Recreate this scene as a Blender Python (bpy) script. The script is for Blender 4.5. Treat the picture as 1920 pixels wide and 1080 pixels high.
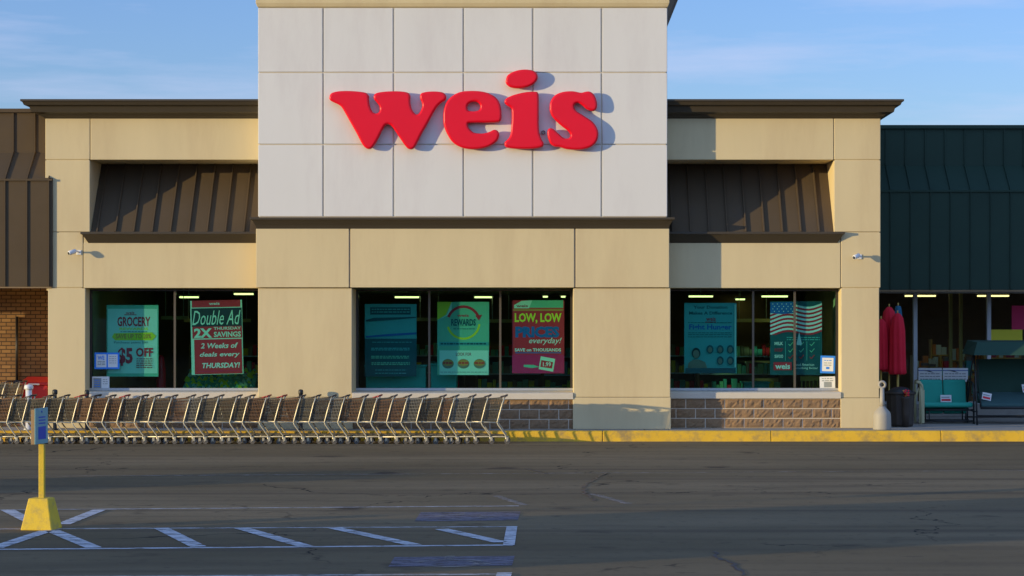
import bpy, math, random
from mathutils import Vector, Matrix
R = math.radians
random.seed(7)
for o in list(bpy.data.objects): bpy.data.objects.remove(o)
S = bpy.context.scene
COL = S.collection

# ------------------------------------------------------------------ camera
F, CX, HY, CH = 4000.0, 1025.0, 615.0, 2.3      # focal px (1920 wide), vanishing point, eye height
cam = bpy.data.objects.new('camera', bpy.data.cameras.new('camera'))
COL.objects.link(cam)
cam.location = (0, 0, CH); cam.rotation_euler = (R(90), 0, 0)
cam.data.sensor_width = 36; cam.data.lens = F / 1920 * 36
cam.data.shift_x = -(CX - 960) / 1920; cam.data.shift_y = (HY - 540) / 1920
cam.data.clip_start = .1; cam.data.clip_end = 3000
S.camera = cam
# ------------------------------------------------------------------ light
AZ, EL = R(64.5), R(5.0)
W = bpy.data.worlds.new('World'); S.world = W; W.use_nodes = True
nt = W.node_tree; nt.nodes.clear()
def N(nt, t, **k):
    n = nt.nodes.new(t)
    for a, v in k.items(): setattr(n, a, v)
    return n
wo = N(nt, 'ShaderNodeOutputWorld'); bg = N(nt, 'ShaderNodeBackground')
sky = N(nt, 'ShaderNodeTexSky', sky_type='NISHITA', sun_disc=False, sun_elevation=EL, sun_rotation=R(180) + AZ,
        altitude=100, air_density=1.0, dust_density=.3, ozone_density=3.0)
hs = N(nt, 'ShaderNodeHueSaturation'); hs.inputs['Saturation'].default_value = .97
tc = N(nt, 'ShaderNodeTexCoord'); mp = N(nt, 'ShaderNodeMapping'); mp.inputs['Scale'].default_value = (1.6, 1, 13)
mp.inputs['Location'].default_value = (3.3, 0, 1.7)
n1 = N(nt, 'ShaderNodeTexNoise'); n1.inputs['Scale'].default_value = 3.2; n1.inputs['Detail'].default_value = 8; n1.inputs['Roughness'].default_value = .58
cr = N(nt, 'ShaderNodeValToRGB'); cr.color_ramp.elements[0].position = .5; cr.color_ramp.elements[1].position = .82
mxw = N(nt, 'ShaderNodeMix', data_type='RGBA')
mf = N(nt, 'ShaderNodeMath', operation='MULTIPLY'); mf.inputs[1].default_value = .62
L = nt.links.new
tint = N(nt, 'ShaderNodeMix', data_type='RGBA', blend_type='MULTIPLY'); tint.inputs[0].default_value = 1; tint.inputs[7].default_value = (.98, .98, 1.38, 1)
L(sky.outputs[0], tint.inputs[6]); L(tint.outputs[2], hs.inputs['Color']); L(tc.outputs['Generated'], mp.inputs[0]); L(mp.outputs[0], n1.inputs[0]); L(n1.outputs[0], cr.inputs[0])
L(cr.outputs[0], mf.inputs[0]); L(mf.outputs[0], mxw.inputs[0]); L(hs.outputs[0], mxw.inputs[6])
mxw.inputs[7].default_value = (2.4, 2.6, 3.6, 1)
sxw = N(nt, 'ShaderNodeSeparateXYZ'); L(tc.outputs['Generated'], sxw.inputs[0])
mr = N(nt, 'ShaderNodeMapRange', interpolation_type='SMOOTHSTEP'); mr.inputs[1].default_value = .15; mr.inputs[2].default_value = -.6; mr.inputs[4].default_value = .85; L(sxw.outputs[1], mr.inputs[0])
rear_fill = N(nt, 'ShaderNodeMix', data_type='RGBA'); rear_fill.inputs[7].default_value = (1.6, 2.45, 4.3, 1); L(mr.outputs[0], rear_fill.inputs[0]); L(mxw.outputs[2], rear_fill.inputs[6])   # added glow in the unseen sky behind the camera, lifts shaded walls
L(rear_fill.outputs[2], bg.inputs[0]); L(bg.outputs[0], wo.inputs[0])
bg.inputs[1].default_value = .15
sd = bpy.data.lights.new('sun', 'SUN'); sd.energy = 2.5; sd.angle = R(.5); sd.color = (1, .79, .41)
sun = bpy.data.objects.new('sun', sd); COL.objects.link(sun); sun.location = (-30, -15, 10)
sun.rotation_euler = Vector((math.sin(AZ) * math.cos(EL), math.cos(AZ) * math.cos(EL), -math.sin(EL))).to_track_quat('-Z', 'Y').to_euler()
S.view_settings.view_transform = 'Standard'; S.view_settings.look = 'None'
S.view_settings.exposure = 0.82; S.view_settings.gamma = 1
S.render.engine = 'CYCLES'

# ------------------------------------------------------------------ helpers
def X(px, d): return (px - CX) * d / F
def Z(py, d): return CH + (HY - py) * d / F
def gd(py): return CH * F / (py - HY)                      # ground distance of a picture row
def G(px, py): d = gd(py); return (X(px, d), d)

class MB:
    def __init__(s): s.v = []; s.f = []; s.m = []; s.sm = []; s.mi = 0
    def add(s, vs, fs, smooth=False, mi=None):
        b = len(s.v); s.v += [tuple(p) for p in vs]
        for f in fs: s.f.append([b + i for i in f]); s.m.append(s.mi if mi is None else mi); s.sm.append(smooth)
        return s
    def box(s, x0, x1, y0, y1, z0, z1, mi=None):
        vs = [(x0,y0,z0),(x1,y0,z0),(x1,y1,z0),(x0,y1,z0),(x0,y0,z1),(x1,y0,z1),(x1,y1,z1),(x0,y1,z1)]
        return s.add(vs, [(0,3,2,1),(4,5,6,7),(0,1,5,4),(1,2,6,5),(2,3,7,6),(3,0,4,7)], mi=mi)
    def pbox(s, a, b, t, u, d0, d1, dref=None, mi=None):   # pixel columns a..b, rows t..u, at depth dref (front)
        d = dref or d0
        return s.box(X(a, d), X(b, d), d0, d1, Z(u, d), Z(t, d), mi)
    def tube(s, pts, r, n=6, mi=None, cap=True):
        pts = [Vector(p) for p in pts]; rr = r if isinstance(r, (list, tuple)) else [r] * len(pts)
        vs = []; fs = []; up = None
        for i, p in enumerate(pts):
            t = (pts[min(i + 1, len(pts) - 1)] - pts[max(i - 1, 0)]).normalized()
            if up is None: up = Vector((0, 0, 1)) if abs(t.z) < .9 else Vector((0, 1, 0))
            a = t.cross(up)
            if a.length < 1e-4: a = t.cross(Vector((1, .1, 0)))
            a.normalize(); b = t.cross(a).normalized(); up = -b if (-b).dot(up) > 0 else b
            b = a.cross(t).normalized()
            for k in range(n):
                q = 2 * math.pi * k / n + (math.pi / 4 if n == 4 else 0)
                vs.append(p + (a * math.cos(q) + b * math.sin(q)) * rr[i])
        for i in range(len(pts) - 1):
            for k in range(n):
                k2 = (k + 1) % n
                fs.append((i*n+k, i*n+k2, (i+1)*n+k2, (i+1)*n+k))
        if cap: fs.append(tuple(range(n - 1, -1, -1))); fs.append(tuple((len(pts) - 1) * n + k for k in range(n)))
        return s.add(vs, fs, n > 5, mi)
    def lathe(s, cx, cy, prof, n=20, mi=None, smooth=True, fl=None):
        vs = []; fs = []
        for r, z in prof:
            for k in range(n):
                q = 2 * math.pi * k / n; rr = r * (fl(q, z) if fl else 1)
                vs.append((cx + rr * math.cos(q), cy + rr * math.sin(q), z))
        for i in range(len(prof) - 1):
            for k in range(n):
                k2 = (k + 1) % n; fs.append((i*n+k, i*n+k2, (i+1)*n+k2, (i+1)*n+k))
        fs.append(tuple(range(n - 1, -1, -1))); fs.append(tuple((len(prof) - 1) * n + k for k in range(n)))
        return s.add(vs, fs, smooth, mi)
    def prism(s, poly, axis, a, b, mi=None, smooth=False):  # 2D poly extruded along axis from a to b
        def P(u, v, w): return {'x': (w, u, v), 'y': (u, w, v), 'z': (u, v, w)}[axis]
        n = len(poly)
        vs = [P(u, v, a) for u, v in poly] + [P(u, v, b) for u, v in poly]
        fs = [tuple(range(n)), tuple(range(2*n-1, n-1, -1))] + [(i, i + n, (i + 1) % n + n, (i + 1) % n) for i in range(n)]
        return s.add(vs, fs, smooth, mi)
    def ring(s, x0, x1, y0, y1, prof, mi=None, capz=True):   # moulding: profile of (offset, z) swept round a rectangle
        vs = []; fs = []
        for o, z in prof: vs += [(x0-o,y0-o,z),(x1+o,y0-o,z),(x1+o,y1+o,z),(x0-o,y1+o,z)]
        for i in range(len(prof) - 1):
            for k in range(4):
                k2 = (k + 1) % 4; fs.append((i*4+k, i*4+k2, i*4+4+k2, i*4+4+k))
        if capz: fs.append((3,2,1,0)); b = len(prof)*4-4; fs.append((b,b+1,b+2,b+3))
        return s.add(vs, fs, False, mi)
    def xform(s, M):
        s.v = [tuple(M @ Vector(p)) for p in s.v]; return s
    def build(s, name, mats, parent=None, org=None, bevel=0, recalc=True):
        org = Vector(org) if org is not None else (Vector(ORG.get(parent.name, (0,0,0))) if parent else Vector((0,0,0)))
        me = bpy.data.meshes.new(name)
        me.from_pydata([tuple(Vector(p) - org) for p in s.v], [], s.f)
        if not isinstance(mats, (list, tuple)): mats = [mats]
        for m in mats: me.materials.append(m)
        for i, p in enumerate(me.polygons): p.material_index = min(s.m[i], len(mats) - 1); p.use_smooth = s.sm[i]
        if recalc:
            import bmesh
            b = bmesh.new(); b.from_mesh(me); bmesh.ops.recalc_face_normals(b, faces=b.faces); b.to_mesh(me); b.free()
        o = bpy.data.objects.new(name, me); COL.objects.link(o)
        if parent: o.parent = parent; ORG[o.name] = tuple(org)
        else: o.location = org; ORG[o.name] = tuple(org)
        if bevel:
            bv = o.modifiers.new('bevel', 'BEVEL'); bv.width = bevel; bv.segments = 2; bv.limit_method = 'ANGLE'; bv.harden_normals = False
        return o
ORG = {}
def tag(o, label, cat, group=None):
    o['label'] = label; o['category'] = cat
    if group: o['group'] = group
    return o
def struct(o): o['kind'] = 'structure'; return o
def thing(name, label, cat, loc=(0,0,0), group=None, rz=0, local=False):
    o = bpy.data.objects.new(name, None); COL.objects.link(o); o.location = loc; o.rotation_euler = (0,0,rz)
    o.empty_display_size = .1
    ORG[o.name] = (0,0,0) if local else tuple(loc)
    return tag(o, label, cat, group)
def dup(root, loc, label, rz=None):
    r = root.copy(); COL.objects.link(r); r.location = loc; r['label'] = label
    if rz is not None: r.rotation_euler = (0,0,rz)
    for ch in list(root.children):
        c = ch.copy(); COL.objects.link(c); c.parent = r
        for g in list(ch.children):
            e = g.copy(); COL.objects.link(e); e.parent = c
    return r

def mat(name, col, rough=.6, metal=0, var=0, vscale=3, bump=0, bscale=60, dirt=None, dscale=1.2, damt=.4, spec=None, coat=0, stretch=(1,1,1)):
    m = bpy.data.materials.new(name); m.use_nodes = True; t = m.node_tree
    b = t.nodes['Principled BSDF']; b.inputs['Roughness'].default_value = rough; b.inputs['Metallic'].default_value = metal
    if coat: b.inputs['Coat Weight'].default_value = coat; b.inputs['Coat Roughness'].default_value = .08
    if spec is not None: b.inputs['Specular IOR Level'].default_value = spec
    c4 = (*col, 1); b.inputs['Base Color'].default_value = c4
    tc = N(t, 'ShaderNodeTexCoord'); mpg = N(t, 'ShaderNodeMapping'); mpg.inputs['Scale'].default_value = stretch
    t.links.new(tc.outputs['Object'], mpg.inputs[0]); vec = mpg.outputs[0]; out = None
    if var:
        no = N(t, 'ShaderNodeTexNoise'); no.inputs['Scale'].default_value = vscale; no.inputs['Detail'].default_value = 6; no.inputs['Roughness'].default_value = .6
        t.links.new(vec, no.inputs[0])
        mx = N(t, 'ShaderNodeMix', data_type='RGBA')
        mx.inputs[6].default_value = tuple(c * (1 - var) for c in col) + (1,)
        mx.inputs[7].default_value = tuple(min(1, c * (1 + var)) for c in col) + (1,)
        t.links.new(no.outputs[0], mx.inputs[0]); out = mx.outputs[2]
    if dirt:
        no = N(t, 'ShaderNodeTexNoise'); no.inputs['Scale'].default_value = dscale; no.inputs['Detail'].default_value = 9; no.inputs['Roughness'].default_value = .68
        t.links.new(vec, no.inputs[0]); rp = N(t, 'ShaderNodeValToRGB'); rp.color_ramp.elements[0].position = .48; rp.color_ramp.elements[1].position = .68
        ml = N(t, 'ShaderNodeMath', operation='MULTIPLY'); ml.inputs[1].default_value = damt
        t.links.new(no.outputs[0], rp.inputs[0]); t.links.new(rp.outputs[0], ml.inputs[0])
        mx = N(t, 'ShaderNodeMix', data_type='RGBA'); mx.inputs[7].default_value = (*dirt, 1); t.links.new(ml.outputs[0], mx.inputs[0])
        if out: t.links.new(out, mx.inputs[6])
        else: mx.inputs[6].default_value = c4
        out = mx.outputs[2]
    if out: t.links.new(out, b.inputs['Base Color'])
    if bump:
        no = N(t, 'ShaderNodeTexNoise'); no.inputs['Scale'].default_value = bscale; no.inputs['Detail'].default_value = 4
        t.links.new(tc.outputs['Object'], no.inputs[0]); bp = N(t, 'ShaderNodeBump'); bp.inputs['Strength'].default_value = bump; bp.inputs['Distance'].default_value = .01
        t.links.new(no.outputs[0], bp.inputs['Height']); t.links.new(bp.outputs[0], b.inputs['Normal'])
    return m
def emit(name, col, st):
    m = bpy.data.materials.new(name); m.use_nodes = True; t = m.node_tree; b = t.nodes['Principled BSDF']
    b.inputs['Base Color'].default_value = (*col, 1); b.inputs['Emission Color'].default_value = (*col, 1); b.inputs['Emission Strength'].default_value = st
    return m
def glass(name, tint, refl=1.0):
    m = bpy.data.materials.new(name); m.use_nodes = True; t = m.node_tree; t.nodes.clear()
    o = N(t, 'ShaderNodeOutputMaterial'); tr = N(t, 'ShaderNodeBsdfTransparent'); tr.inputs[0].default_value = (*tint, 1)
    gl = N(t, 'ShaderNodeBsdfGlossy'); gl.inputs['Roughness'].default_value = .015; gl.inputs[0].default_value = (.9, .95, 1, 1)
    fr = N(t, 'ShaderNodeFresnel'); fr.inputs[0].default_value = 1.5
    ml = N(t, 'ShaderNodeMath', operation='MULTIPLY'); ml.inputs[1].default_value = refl
    no = N(t, 'ShaderNodeTexNoise'); no.inputs['Scale'].default_value = .9; tcg = N(t, 'ShaderNodeTexCoord'); t.links.new(tcg.outputs['Object'], no.inputs[0])
    bp = N(t, 'ShaderNodeBump'); bp.inputs['Strength'].default_value = .06; bp.inputs['Distance'].default_value = .05
    t.links.new(no.outputs[0], bp.inputs['Height']); t.links.new(bp.outputs[0], gl.inputs['Normal'])
    mx = N(t, 'ShaderNodeMixShader'); t.links.new(fr.outputs[0], ml.inputs[0]); t.links.new(ml.outputs[0], mx.inputs[0])
    t.links.new(tr.outputs[0], mx.inputs[1]); t.links.new(gl.outputs[0], mx.inputs[2]); t.links.new(mx.outputs[0], o.inputs[0])
    return m

M = {}
M['white_panel'] = mat('white_stucco', (.71,.695,.665), .85, var=.05, vscale=.9, bump=.25, bscale=90, dirt=(.60,.565,.55), dscale=.8, damt=.5, stretch=(1.2,1.2,.3))
M['cream'] = mat('cream_stucco', (.66,.535,.305), .85, var=.10, vscale=1.1, bump=.3, bscale=80, dirt=(.54,.41,.23), dscale=.7, damt=.5, stretch=(1.4,1.4,.28))
M['trim'] = mat('bronze_metal_trim', (.060,.046,.028), .45, var=.12, vscale=2, spec=.4)
M['roof_metal'] = mat('bronze_standing_seam', (.098,.070,.042), .7, var=.16, vscale=1.2, spec=.12, dirt=(.09,.07,.055), dscale=.8)
M['shaded_roof_metal'] = mat('shaded_standing_seam', (.018,.046,.030), .6, var=.2, vscale=1.5, spec=.3)  # same brown metal as the other canopy, its shade put into the colour
M['red_plastic'] = mat('glossy_red_plastic', (.80,.004,.020), .32, spec=.28, coat=.12, var=.06, vscale=1.2, bump=.15, bscale=3)
M['block'] = mat('split_face_block', (.27,.165,.085), .95, var=.35, vscale=7, bump=.8, bscale=45, dirt=(.15,.10,.065), dscale=6)
M['mortar'] = mat('mortar', (.72,.63,.50), .95, bump=.3)
M['sill'] = mat('sill_stone', (.62,.55,.44), .8, var=.08, bump=.2)
M['alu'] = mat('dark_bronze_frame', (.05,.045,.04), .4, metal=.4)
M['alu_light'] = mat('aluminium_frame', (.50,.52,.53), .4, metal=.5)
M['kerb'] = mat('yellow_kerb_paint', (.74,.44,.025), .8, var=.18, vscale=3, bump=.4, bscale=50, dirt=(.22,.17,.10), dscale=2.6, damt=.75)
M['concrete'] = mat('concrete', (.33,.31,.27), .9, var=.15, vscale=2, bump=.4, bscale=70, dirt=(.2,.19,.17), dscale=1.5)
M['soffit'] = mat('soffit_wood', (.25,.17,.09), .8, var=.15, vscale=2)
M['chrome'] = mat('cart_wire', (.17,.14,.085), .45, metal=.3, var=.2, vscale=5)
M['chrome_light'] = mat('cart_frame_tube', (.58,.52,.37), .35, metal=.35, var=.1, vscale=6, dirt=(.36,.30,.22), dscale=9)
M['seat_flap'] = mat('brown_seat_flap', (.16,.10,.05), .6, var=.2)
M['rubber'] = mat('rubber', (.03,.03,.03), .8)
M['wheel'] = mat('grey_wheel', (.10,.09,.08), .6, var=.2, vscale=20)
M['handle_dark'] = mat('dark_handle', (.05,.04,.04), .5)
M['handle_red'] = mat('red_handle', (.35,.03,.03), .5)
M['black'] = mat('black_paint', (.02,.022,.022), .5)
M['yellow'] = mat('yellow_paint', (.74,.50,.03), .7, var=.1, vscale=6, bump=.3, dirt=(.36,.27,.09), dscale=9, damt=.6)
M['white_plastic'] = mat('white_plastic', (.75,.75,.74), .4)
M['ceil_light'] = emit('fluorescent_tube', (1,.78,.30), 1.5)
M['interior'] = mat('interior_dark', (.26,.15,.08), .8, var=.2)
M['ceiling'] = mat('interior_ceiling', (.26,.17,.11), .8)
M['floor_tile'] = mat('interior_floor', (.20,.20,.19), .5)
M['teal'] = mat('teal_laminate', (.05,.48,.42), .5, var=.15)
M['glass'] = glass('tinted_window_glass', (.68,.92,.88), .38)
M['glass_clear'] = glass('shop_window_glass', (.85,.92,.92), .8)

# ------------------------------------------------------------------ ground
def asphalt():
    m = bpy.data.materials.new('worn_asphalt'); m.use_nodes = True; t = m.node_tree; b = t.nodes['Principled BSDF']; l = t.links.new
    tc = N(t, 'ShaderNodeTexCoord')
    def noise(sc, det=6, st=(1,1,1), ro=.6):
        mp = N(t, 'ShaderNodeMapping'); mp.inputs['Scale'].default_value = st; l(tc.outputs['Object'], mp.inputs[0])
        n = N(t, 'ShaderNodeTexNoise'); n.inputs['Scale'].default_value = sc; n.inputs['Detail'].default_value = det; n.inputs['Roughness'].default_value = ro
        l(mp.outputs[0], n.inputs[0]); return n.outputs[0]
    def ramp(x, a, b_): r = N(t, 'ShaderNodeMapRange'); r.inputs[1].default_value = a; r.inputs[2].default_value = b_; l(x, r.inputs[0]); return r.outputs[0]
    def mix(f, a, c):
        x = N(t, 'ShaderNodeMix', data_type='RGBA'); l(f, x.inputs[0])
        for i, q in ((6, a), (7, c)):
            if isinstance(q, tuple): x.inputs[i].default_value = (*q, 1)
            else: l(q, x.inputs[i])
        return x.outputs[2]
    c = mix(ramp(noise(.25, 5, (.35, 1, 1)), .35, .65), (.142,.107,.056), (.250,.190,.108))
    c = mix(ramp(noise(1.4, 8, (.12, 1, 1), .7), .50, .80), c, (.085,.064,.040))
    c = mix(ramp(noise(5, 8), .58, .75), c, (.068,.054,.036))
    c = mix(ramp(noise(260, 2), .5, .8), c, (.27,.22,.14))
    c = mix(ramp(noise(22, 5, (.5, 1, 1), .8), .52, .70), c, (.19,.150,.085))
    c = mix(ramp(noise(.9, 3, (1, 1, 1), .4), .66, .74), c, (.085,.064,.042))     # oil and tyre marks
    c = mix(ramp(noise(.55, 4, (.03, 2.6, 1), .5), .54, .68), c, (.125,.095,.06))
    vo = N(t, 'ShaderNodeTexVoronoi', feature='DISTANCE_TO_EDGE'); vo.inputs['Scale'].default_value = .16
    wn = N(t, 'ShaderNodeTexNoise'); wn.inputs['Scale'].default_value = 1.1; wn.inputs['Detail'].default_value = 6; l(tc.outputs['Object'], wn.inputs[0])
    va = N(t, 'ShaderNodeVectorMath', operation='MULTIPLY_ADD'); va.inputs[1].default_value = (1.6,1.6,0); l(wn.outputs[1], va.inputs[0]); l(tc.outputs['Object'], va.inputs[2]); l(va.outputs[0], vo.inputs[0])
    lt = N(t, 'ShaderNodeMath', operation='LESS_THAN'); lt.inputs[1].default_value = .0022; l(vo.outputs[0], lt.inputs[0])
    ms = N(t, 'ShaderNodeMath', operation='MULTIPLY'); l(lt.outputs[0], ms.inputs[0]); l(ramp(noise(.22, 3), .46, .54), ms.inputs[1])
    c = mix(ms.outputs[0], c, (.030,.026,.020))
    l(c, b.inputs['Base Color']); b.inputs['Roughness'].default_value = .95; b.inputs['Specular IOR Level'].default_value = .12
    bp = N(t, 'ShaderNodeBump'); bp.inputs['Strength'].default_value = .5; bp.inputs['Distance'].default_value = .006; l(noise(90, 4), bp.inputs['Height']); l(bp.outputs[0], b.inputs['Normal'])
    return m
M['asphalt'] = asphalt()
g = MB(); n = 40
g.add([(-900,-900,0),(900,-900,0),(900,43.26,0),(-900,43.26,0)], [(0,1,2,3)])
struct(g.build('parking_lot', M['asphalt'], recalc=False))
g = MB(); g.add([(-900,43.26,-.004),(900,43.26,-.004),(900,1500,-.004),(-900,1500,-.004)], [(0,1,2,3)])
struct(g.build('ground', M['concrete'], recalc=False))

def paint(name, col, wear):
    m = bpy.data.materials.new(name); m.use_nodes = True; t = m.node_tree; b = t.nodes['Principled BSDF']; l = t.links.new
    b.inputs['Base Color'].default_value = (*col, 1); b.inputs['Roughness'].default_value = .9; b.inputs['Specular IOR Level'].default_value = .15
    tc = N(t, 'ShaderNodeTexCoord'); mp = N(t, 'ShaderNodeMapping'); mp.inputs['Scale'].default_value = (.5,1.3,1); no = N(t, 'ShaderNodeTexNoise'); no.inputs['Scale'].default_value = 7; no.inputs['Detail'].default_value = 9; no.inputs['Roughness'].default_value = .75
    l(tc.outputs['Object'], mp.inputs[0]); l(mp.outputs[0], no.inputs[0]); r = N(t, 'ShaderNodeMapRange'); r.inputs[1].default_value = wear - .1; r.inputs[2].default_value = wear + .1; l(no.outputs[0], r.inputs[0])
    l(r.outputs[0], b.inputs['Alpha']); return m
M['line'] = paint('worn_white_road_paint', (.60,.57,.54), .49)
M['line_faint'] = paint('faded_white_road_paint', (.42,.37,.32), .53)
M['blue_paint'] = paint('faded_blue_road_paint', (.20,.18,.205), .44)
M['fresh_line'] = paint('white_road_paint', (.66,.66,.66), .45)
def quad(name, pts, m, z=.004):
    g = MB(); g.add([(p[0], p[1], z) for p in pts], [(0,1,2,3)]); return struct(g.build(name, m, recalc=False))
def stripe(name, a, b, w, m, z=.004):
    a = Vector((*G(*a), 0)); b = Vector((*G(*b), 0)); t = (b - a).normalized(); s = Vector((-t.y, t.x, 0)) * w / 2
    return quad(name, [(a - s), (b - s), (b + s), (a + s)], m, z)
stripe('fire_lane_line', (-60, 894), (1990, 882), .10, M['line_faint'])
stripe('stall_line', (-40, 957), (973, 949), .11, M['line'])
stripe('stall_line', (-40, 992.5), (967, 988), .11, M['line'])
stripe('stall_line', (-40, 1031), (962, 1022.5), .11, M['fresh_line'])
stripe('stall_line', (-40, 1083), (957, 1077), .11, M['line'])
for a, b in (((96,995),(176,1028)),((302,991),(372,1026)),((452,991),(575,1026)),((628,991),(778,1023)),((828,993),(940,1018)),((-8,1028),(88,996)),((118,984),(186,957)),((14,957),(60,980))):
    stripe('hatch_line', a, b, .17, M['fresh_line'], .008)
quad('end_line', [G(943,1023), G(965,1023), G(970,988), G(950,988)], M['fresh_line'], .008)
quad('end_line', [G(926,1092), G(955,1092), G(960,1075), G(932,1075)], M['fresh_line'], .008)
quad('blue_marking', [G(777,978), G(971,976), G(976,960), G(789,961)], M['blue_paint'])
quad('blue_marking', [G(728,1063), G(960,1061), G(965,1043), G(740,1045)], M['blue_paint'])
for (x0, y0, s) in ((870, 968, 1), (850, 1053, 1.05)):     # faint wheelchair symbols
    pc = G(x0, y0); g = MB()
    def pl(pts, r=.05):
        for a, b in zip(pts, pts[1:]):
            a = Vector((pc[0]+a[0]*s, pc[1]+a[1]*s, 0)); b = Vector((pc[0]+b[0]*s, pc[1]+b[1]*s, 0)); t = (b-a).normalized(); q = Vector((-t.y, t.x, 0))*r/1.0
            g.add([tuple((a-q)[:2])+(.008,), tuple((b-q)[:2])+(.008,), tuple((b+q)[:2])+(.008,), tuple((a+q)[:2])+(.008,)], [(0,1,2,3)])
    pl([(.30*math.cos(q/10*5.0-2.2)-.05, .30*math.sin(q/10*5.0-2.2)-.2) for q in range(11)]); pl([(-.05,.45),(-.05,.05),(.2,.05),(.32,-.3)])
    struct(g.build('wheelchair_marking', M['line_faint'], recalc=False))
stripe('worn_line', (1110,926), (1178,945), .12, M['line_faint'])
stripe('worn_line', (930,930), (985,948), .12, M['line_faint'])
def crack(pts, name='asphalt_crack'):
    g = MB(); q = []
    for (a, b) in zip(pts, pts[1:]):
        for k in range(6):
            u = k / 6; p = G(a[0]+(b[0]-a[0])*u, a[1]+(b[1]-a[1])*u); q.append((p[0]+random.uniform(-.04,.04), p[1]+random.uniform(-.06,.06)))
    for a, b in zip(q, q[1:]):
        t = Vector((b[0]-a[0], b[1]-a[1])).normalized(); s = Vector((-t.y, t.x)) * random.uniform(.008,.028)
        g.add([(a[0]-s.x,a[1]-s.y,.004),(b[0]-s.x,b[1]-s.y,.004),(b[0]+s.x,b[1]+s.y,.004),(a[0]+s.x,a[1]+s.y,.004)], [(0,1,2,3)])
    struct(g.build(name, M['black'], recalc=False))
crack([(1340,1034),(1352,1048),(1378,1060),(1402,1082)]); crack([(1140,886),(1118,896),(1098,908),(1094,926),(1120,942)])
crack([(985,878),(1010,884),(1030,890)])
# kerb and pavement
KD = 43.24; PZ = .216
g = MB(); xs = [-30, X(-200,KD)]; joints = [-30] + [X(p, KD) for p in (170, 490, 806, 1130, 1446, 1765, 2085)] + [30]
for a, b in zip(joints, joints[1:]):
    g.prism([(KD, 0), (KD+.03, PZ-.03), (KD+.06, PZ), (KD+.17, PZ), (KD+.17, -.05), (KD, -.05)], 'x', a + .006, b - .006)
struct(g.build('kerb', M['kerb'], bevel=.012))
g = MB(); a = -30
for a in range(-30, 30, 2): g.box(a + .008, a + 1.992, KD + .175, 53.5, -.02, PZ - .003)
struct(g.build('pavement', M['concrete']))

# ------------------------------------------------------------------ the store
WD, TD, GD = 44.4, 43.9, 44.85
store = thing('store_building', 'cream and white stucco grocery store front with tall centre tower and brown metal trim', 'building', (X(870,TD), WD, PZ))
SX = [X(p, TD) for p in (484, 1251)]
zf = lambda p: Z(p, TD)
# tower
g = MB(); g.mi = 0
g.box(SX[0]+.02, SX[1]-.02, TD+.025, TD+10.5, Z(540,TD)+.02, Z(-64,TD), 2)
cols = [484,606,738,869,999,1128,1251]; rows = [14,136,271,407]
for i in range(6):
    for j in range(3):
        x0 = X(cols[i],TD) + (.016 if i else 0); x1 = X(cols[i+1],TD) - (.016 if i < 5 else 0)
        g.box(x0, x1, TD, TD+.10 if 0 < i < 5 else TD+.10, Z(rows[j+1],TD)+.013, Z(rows[j],TD)-.013, 0)
# side skins so the tower returns read as stucco
g.box(SX[0], SX[0]+.10, TD+.102, TD+10.6, Z(407,TD), Z(14,TD)-.01, 0); g.box(SX[1]-.10, SX[1], TD+.102, TD+10.6, Z(407,TD), Z(14,TD)-.01, 0)
g.ring(SX[0], SX[1], TD, TD+10.6, [(0,Z(14,TD)),(.02,Z(12,TD)),(.045,Z(6,TD)),(.045,Z(-45,TD))], 1)
for a, b in ((480,655),(657,1077),(1079,1255)):
    g.box(X(a,TD)+.004, X(b,TD)-.004, TD-.035, TD+.4, Z(539,TD), Z(429,TD), 1)
tw = g.build('tower', [M['white_panel'], M['cream'], M['sill']], store, bevel=.008)
g = MB()
g.ring(SX[0], SX[1], TD, TD+10.6, [(.05,Z(-46,TD)),(.08,Z(-50,TD)),(.12,Z(-52,TD)),(.5,Z(-80,TD)),(.58,Z(-84,TD)),(.6,Z(-86,TD)),(.6,Z(-96,TD)),(.3,Z(-97,TD))])
g.build('cornice', M['trim'], store)
g = MB()
g.ring(SX[0]+.02, SX[1]-.02, TD+.02, TD+.9, [(.05,Z(428.5,TD)),(.07,Z(423,TD)),(.12,Z(415,TD)),(.17,Z(412,TD)),(.17,Z(408,TD)),(.02,Z(407.3,TD))])
g.build('belt_trim', M['trim'], store, bevel=.004)
# tower piers
for a, b, w in ((484,660,0),(1075,1257,.012)):
    g = MB()
    g.box(X(a,TD), X(b,TD), TD, TD+1.3, Z(745,TD)+.004, Z(540,TD)-.006)
    g.box(X(a,TD)-.01, X(b,TD)+.01, TD-w, TD+1.3, PZ, Z(745,TD)-.002)
    g.build('pier', M['cream'], store, bevel=.012)

SILLZ, HEADZ = Z(735,TD), Z(541,TD)
def blocks(name, x0, x1, y, parent):
    g = MB(); h = (SILLZ - .155 - PZ) / 3; bl = .405
    g.box(x0, x1, y + .004, y + .3, PZ, SILLZ - .15, 1)
    rnd = random.Random(int(x0 * 100))
    for r in range(3):
        z0 = PZ + r * h + .008; z1 = z0 + h - .017
        x = x0 - (bl / 2 if r % 2 else 0)
        while x < x1:
            a = max(x + .009, x0); b = min(x + bl - .009, x1)
            if b - a > .04:
                nx, nz = 9, 5; vs = []
                base = y - .004
                for jz in range(nz):
                    for ix in range(nx):
                        e = ix in (0, nx-1) or jz in (0, nz-1)
                        vs.append((a + (b-a)*ix/(nx-1), base + (0 if e else -rnd.uniform(.0, .024)), z0 + (z1-z0)*jz/(nz-1)))
                fs = [(j*nx+i, j*nx+i+1, (j+1)*nx+i+1, (j+1)*nx+i) for j in range(nz-1) for i in range(nx-1)]
                g.add(vs, fs, False, 0)
                g.box(a, b, y - .003, y + .02, z0, z1, 0)
            x += bl
    return g.build(name, [M['block'], M['mortar']], parent)
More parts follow.
